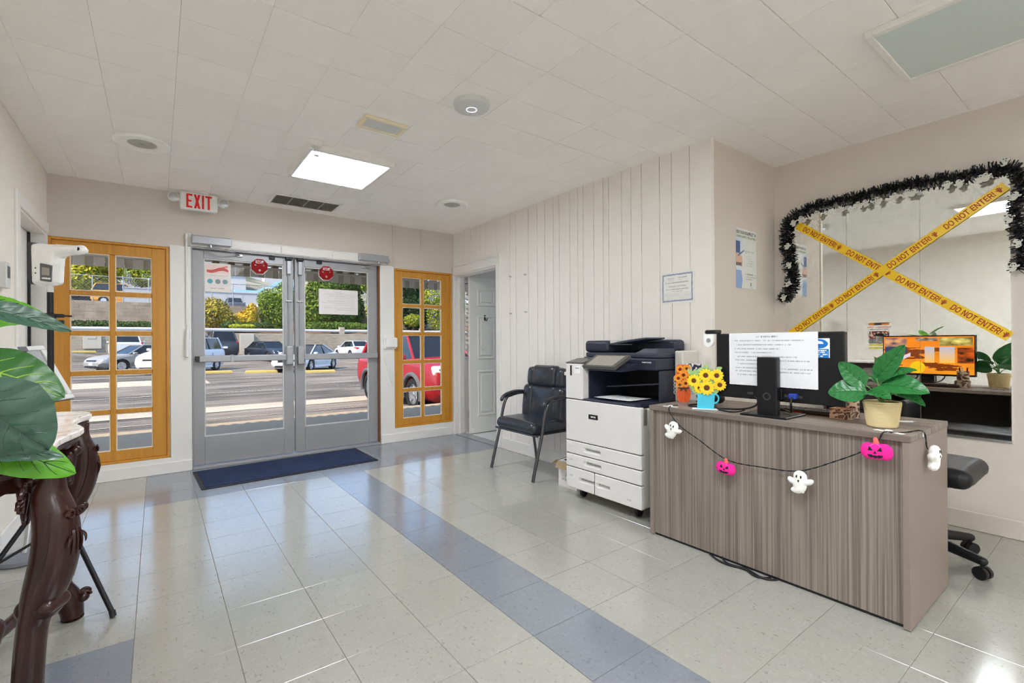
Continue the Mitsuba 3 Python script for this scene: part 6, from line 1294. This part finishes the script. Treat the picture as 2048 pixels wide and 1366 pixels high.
# apron: a frieze with a scalloped lower edge
fr = np.array(inn.exterior.segmentize(.012).coords); ln_ = np.r_[0, np.cumsum(np.linalg.norm(np.diff(fr, axis=0), axis=1))]
lowz = TZ - .085 - .035 * np.abs(np.sin(ln_ * 5.2)) ** .7
ctr = fr.mean(0); nrm_ = np.c_[np.gradient(fr[:, 1]), -np.gradient(fr[:, 0])]; nrm_ /= np.linalg.norm(nrm_, axis=1, keepdims=True)
K = len(fr); av = np.vstack([np.c_[fr, np.full(K, TZ - .046)], np.c_[fr + nrm_ * .012, (lowz + TZ - .06) / 2], np.c_[fr, lowz], np.c_[fr - nrm_ * .022, lowz + .004], np.c_[fr - nrm_ * .022, np.full(K, TZ - .046)]])
af = [q for r_ in range(4) for i in range(K - 1) for q in ((r_ * K + i, r_ * K + i + 1, (r_ + 1) * K + i + 1), (r_ * K + i, (r_ + 1) * K + i + 1, (r_ + 1) * K + i))]
ap = part(t, 'apron', trimesh.Trimesh(av, af, process=False), 'mahogany', True)
def scroll(o, ex, ey, R_, turns=1.6, r=.006, sg=1, n=34):
    a = np.linspace(0, turns * 2 * PI, n); rr = R_ * (1 - .82 * a / a[-1])
    return tube(o + (rr * np.cos(a))[:, None] * ex + (sg * rr * np.sin(a))[:, None] * ey, np.linspace(r, r * .6, n), 7)
for yc, xc in ((2.155, -.235), (2.50, -.268), (1.74, -.275)):
    cv = []; o = V(xc, yc, TZ - .10); ex, ey = V(0, 1, 0), V(0, 0, 1)
    for sg in (-1, 1):
        cv += [scroll(o + ex * sg * .040, ex * sg, ey, .024), scroll(o + ex * sg * .075 - ey * .02, ex * sg, ey, .017, 1.4, .005), scroll(o + ex * sg * .02 - ey * .05, -ex * sg, -ey, .016, 1.3, .005)]
        cv += [balls([o + ex * sg * .01, o + ex * sg * .03 - ey * .055], [.012, .005]), balls([o + ex * sg * .06 - ey * .01, o + ex * sg * .09 - ey * .012], [.009, .004])]
    cv += [balls([o + ey * .02, o - ey * .075], [.02, .008]), balls([o + V(.012, 0, .03)], [.018], True)]
    part(ap, 'carving', cat(cv), 'mahogany', 50)
# legs: S-curved, knee out, knob, ankle in, scrolled toe out
LEG = [(.04, .83, .021), (.034, .78, .024), (.026, .735, .036), (.036, .68, .044), (.040, .63, .047), (.034, .57, .0485), (.018, .51, .046), (.002, .465, .040), (-.012, .42, .033), (-.022, .35, .031), (-.028, .27, .031), (-.032, .20, .032), (-.030, .14, .036), (-.012, .09, .044), (-.002, .05, .040), (.002, .004, .036)]
def leg(x, y, ang, dz=0.0):
    u = V(math.cos(ang), math.sin(ang), 0); P = spline([(o, z, r) for o, z, r in LEG], 64)
    pts = V(x, y, 0) + P[:, :1] * u + P[:, 1:2] * V(0, 0, 1); pts[:, 2] = np.clip(pts[:, 2], .003, .80)
    m = tube(pts, P[:, 2], 18, up=u); k = part(t, 'leg', m, 'mahogany', True)
    w_ = np.cross(V(0, 0, 1), u); at = lambda z: V(x, y, 0) + np.interp(z, P[::-1, 1], P[::-1, 0]) * u + V(0, 0, z)
    part(k, 'knob', cat(balls([at(.458) + u * .032 - w_ * .02, at(.458) + u * .032 + w_ * .02], [.021, .021], True), balls([at(.445) - u * .020, at(.455) + u * .016], [.028, .036], True)), 'mahogany', 50)
    part(k, 'toe', cat(balls([at(.085) + u * .045 - w_ * .016, at(.085) + u * .045 + w_ * .016], [.020, .020], True), *[scroll(at(.09) + u * .052 + w_ * s_, u, V(0, 0, 1), .018, 1.3, .006) for s_ in (-.018, .018)]), 'mahogany', 50)
    cs = [scroll(at(.685) + u * .048 + w_ * s_ * .014, w_ * s_, V(0, 0, 1), .014, 1.3, .004) for s_ in (-1, 1)]
    for q in range(5): cs.append(tube(spline([at(.655 - abs(q - 2) * .012) + u * .043 + w_ * (q - 2) * .008, at(.62) + u * .0475 + w_ * (q - 2) * .013, at(.565 + abs(q - 2) * .018) + u * .047 + w_ * (q - 2) * .015], 10), np.linspace(.0055, .0015, 10), 6))
    for s_ in (-1, 1): cs.append(tube(spline([at(.70) + u * .02 + w_ * s_ * .036, at(.62) + u * .010 + w_ * s_ * .0465, at(.50) + u * .004 + w_ * s_ * .043], 16), .0035, 6))
    part(k, 'acanthus', cat(cs), 'mahogany', 50)
leg(-.285, 2.635, .15); leg(-.244, 1.70, -.5); leg(-.60, 2.66, .4); leg(-.60, 1.71, -.4)
part(t, 'stretcher', cat(tube(spline([(-.58, 2.63, .20), (-.50, 2.42, .17), (-.44, 2.16, .20), (-.50, 1.88, .17), (-.58, 1.72, .20)], 50), np.linspace(.022, .022, 50), 10), balls([(-.44, 2.15, .20), (-.42, 2.15, .235)], [.045, .035], True), tube(spline([(-.44, 2.15, .20), (-.40, 2.35, .17), (-.34, 2.50, .19), (-.29, 2.61, .20)], 30), .021, 10), tube(spline([(-.44, 2.15, .20), (-.40, 1.98, .17), (-.36, 1.84, .19), (-.27, 1.72, .20)], 30), .021, 10)), 'mahogany', 60)
# paper on the table
tag(put('table_paper', sheet((-.50, 2.30, TZ + .0012), (.20, .03, 0), (-.03, .25, 0), 4, 4, None, .0008)[0], 'whitetxt'), 'white paper lying on the marble table top', 'paper')
# ---- big-leaved plant in a pot
t = thing('rubber_plant', 'large-leaved artificial plant on the console table at the left edge', 'potted plant')
PB = V(-.50, 1.74, TZ + .001)
mat('potgrey', s2l(206, 202, 194), .4)
part(t, 'pot', lathe([(.055, 0), (.075, .01), (.095, .15), (.10, .155), (.092, .16), (.088, .14)], 32, PB), 'potgrey', 40); part(t, 'soil', lathe([(.086, .125), (.086, .135)], 28, PB), 'soil2')
part(t, 'trunk', tube(spline([PB + (0, 0, .12), PB + (.01, .02, .25), PB + (.0, .03, .42)], 12), np.linspace(.012, .008, 12), 8), 'stemgreen', 60)
CR = PB + (.0, .0, .22)
for P0, P1, nr, w_, m, vm, kw in (
    ((-0.41, 1.707, 1.219), (-0.236, 1.739, 1.2), (-.46, -.62, .62), 0.135, 'leaflime', 'veindark', dict(sag=.07, cup=-.25)),
    ((-0.341, 1.605, 1.212), (-0.173, 1.629, 1.154), (-.5, -.62, .5), 0.055, 'leafdark', 'leafdark', dict(sag=.05, cup=.3)),
    ((-0.359, 1.581, 1.085), (-0.18, 1.572, 0.992), (-.42, -.58, .68), 0.15, 'leafbig', 'veinlight', dict(sag=.09, cup=-.12)),
    ((-0.318, 1.452, 1.030), (-0.198, 1.484, 0.880), (-.5, -.72, .42), 0.185, 'leafdark', 'leafdark', dict(sag=.10, cup=-.22, quilt=.012, nv=4)),
    ((-0.368, 1.525, 0.908), (-0.178, 1.533, 0.856), (-.25, -.4, .88), 0.085, 'leafdark', 'veindark', dict(sag=.06, cup=-.2)),
    ((-0.336, 1.576, 0.911), (-0.162, 1.583, 0.802), (-.42, -.62, .66), 0.105, 'leaflime', 'veindark', dict(sag=.05, cup=-.15)),
    ((-.50, 1.68, 1.02), (-.47, 1.48, .96), (.3, -.3, .9), .13, 'leafbig', 'veinlight', dict(sag=.10, cup=-.2)),
    ((-.48, 1.60, 1.10), (-.58, 1.42, 1.16), (-.2, -.4, .9), .13, 'leafbig', 'veinlight', dict(sag=.10, cup=-.2)),
    ((-.47, 1.72, 1.12), (-.55, 1.95, 1.20), (-.2, .4, .9), .13, 'leafbig', 'veinlight', dict(sag=.10, cup=-.2)),
    ((-.48, 1.70, 1.20), (-.44, 1.54, 1.30), (.3, -.4, .8), .11, 'leafbig', 'veinlight', dict(sag=.08, cup=-.2))):
    foliage_leaf(t, P0, P1, nr, w_, m, vm, CR, **kw)
# ---- forehead thermometer on a tripod
t = thing('thermometer_stand', 'white contactless thermometer on a black tripod beside the left sidelight', 'thermometer')
px, py = -.385, 2.96
part(t, 'pole', tube([(px, py, .26), (px, py, 1.36)], .0115, 12), 'black', 60); part(t, 'neck', tube([(px, py, 1.36), (px, py, 1.393)], .012, 12), 'lightgrey', 60)
cl = part(t, 'clamp', cat(rbx(px - .018, px + .018, py - .02, py + .02, 1.215, 1.265, .005), rbx(px + .016, px + .046, py - .012, py + .012, 1.247, 1.263, .003), rbx(px + .016, px + .046, py - .012, py + .012, 1.218, 1.235, .003), tube([(px + .04, py, 1.255), (px + .072, py, 1.254)], .004, 8)), 'black', 30)
HB = V(px, py, .45)
part(t, 'hub', rbx(px - .026, px + .026, py - .026, py + .026, .43, .50, .008), 'black', 30); part(t, 'slider', rbx(px - .022, px + .022, py - .022, py + .022, .255, .30, .006), 'black', 30)
for fx, fy in ((-.150, 2.545), (-.66, 2.66), (-.40, 3.36)):
    d_ = V(fx - px, fy - py, 0); a = HB + d_ * .06; k = part(t, 'leg', tube([a, (fx, fy, .012)], .0095, 10), 'black', 60)
    part(k, 'foot', tube([V(fx, fy, .012) - d_ * .02 + V(0, 0, .014), (fx, fy, .004)], .0115, 10), 'black', 60)
    part(t, 'brace', tube([(px + d_[0] * .05, py + d_[1] * .05, .275), HB + d_ * .52 + V(0, 0, -.45 * .49)], .006, 8), 'black', 60)
hx = V(.8, -.6, 0); hx /= np.linalg.norm(hx); hn = V(-.6, -.8, 0); hn /= np.linalg.norm(hn)     # facing the viewer
F = lambda m, d_=0: frame_to(m, V(px, py, 1.390) + hn * d_, _r, V(0, 0, 1), -_f)
from shapely.ops import unary_union
hp = unary_union([Polygon([(-.062, .012), (-.05, 0), (.028, .0), (.042, .012), (.050, .12), (.050, .182), (-.058, .190), (-.066, .17)]).buffer(.003), Polygon([(.03, .128), (.155, .143), (.158, .176), (.03, .186)]).buffer(.003)]).buffer(.012).buffer(-.012)
part(t, 'housing', F(xf(inflate(hp.buffer(-.002), .075, .008, .28), (0, 0, .0))), 'white_gloss', 50)
part(t, 'back_shell', F(xf(hull([(-.072, .03, -.03), (-.072, .03, .03), (-.060, .004, .028), (-.060, .004, -.028), (-.050, .004, -.02), (-.05, .004, .02), (-.058, .192, -.02), (-.058, .192, .02), (-.070, .192, -.03), (-.070, .192, .03)]), (0, 0, 0))), 'dark', 30)
part(t, 'panel', F(xf(extr(Polygon([(-.002, .02), (.040, .014), (.044, .082), (-.002, .092)]).buffer(.003), .004), (0, 0, .0365))), 'trimgrey')
part(t, 'lcd_screen', F(xf(extr(Polygon([(.005, .042), (.037, .039), (.038, .072), (.005, .078)]), .002), (0, 0, .0407))), 'lcd')
for q in range(3): part(t, 'button', F(balls([(.008 + q * .0125, .028 - q * .001, .041), (.0125 + q * .0125, .0275 - q * .001, .041)], [.004, .004], True)), 'white_gloss', 40)
for z_ in (.052, .074): part(t, 'sensor_hole', F(lathe([(.0035, .0355), (.003, .0385)], 12, (-.028, z_, 0))), 'black')
nz = V(.158, .1595, .012)
part(t, 'nozzle', F(cat(balls([(.12, .158, .004), (.148, .1595, .006)], [.022, .021], True))), 'white_gloss', 40)
part(t, 'lens', F(lathe([(.008, .0265), (.006, .0282)], 20, (.150, .160, 0))), 'black')
# ---- sign holder
t = thing('sign_stand', 'silver framed sign on a floor stand behind the tripod', 'sign stand')
TL, TR, BR = V(-.605, 3.33, 1.106), V(-.465, 3.475, 1.117), V(-.350, 3.352, .843); BL = TL + BR - TR
ex = (TR - TL); ey = (TL - BL); W_, H_ = np.linalg.norm(ex), np.linalg.norm(ey); ex = ex / W_; ey = ey - ex * (ey @ ex); ey /= np.linalg.norm(ey); en = np.cross(ex, ey)
F = lambda m: frame_to(m, BL, ex, ey, en)
w = .026
part(t, 'frame', F(cat(bx(0, W_, 0, w, 0, .012, .003), bx(0, W_, H_ - w, H_, 0, .012, .003), bx(0, w, w, H_ - w, 0, .012, .003), bx(W_ - w, W_, w, H_ - w, 0, .012, .003))), 'lightgrey')
part(t, 'backing', F(bx(-.001, W_ + .001, -.001, H_ + .001, -.006, -.0005, .001)), 'dark'); part(t, 'panel', F(bx(w, W_ - w, w, H_ - w, 0, .005)), 'grey')
part(t, 'strip', F(cat(bx(W_ * .42, W_ * .56, w, H_ - w, .0052, .007), bx(W_ * .40, W_ * .58, H_ - w * 1.2, H_ - .004, .0122, .015))), 'trimgrey')
c_ = (TL + BR) / 2; part(t, 'post', tube(spline([(-.56, 3.52, .03), (-.56, 3.52, .70), (c_[0] - en[0] * .05, c_[1] - en[1] * .05, c_[2] - .06), tuple(c_ - en * .007)], 30), .012, 10), 'steel', 60)
mat('basegrey', s2l(120, 124, 132), .5)
part(t, 'base', lathe([(.115, 0), (.12, .008), (.11, .022), (.05, .032), (.014, .034)], 40, (-.555, 3.52, .0005)), 'basegrey', 40)

t = thing('wall_box', 'small grey box on the left wall before the doorway, at the left edge', 'wall box')
part(t, 'case', rbx(L + .0005, L + .035, 3.68, 3.765, 1.435, 1.575, .006), 'lightgrey', 30); part(t, 'window', bx(L + .0345, L + .0365, 3.695, 3.75, 1.49, 1.555, .002), 'trimgrey')
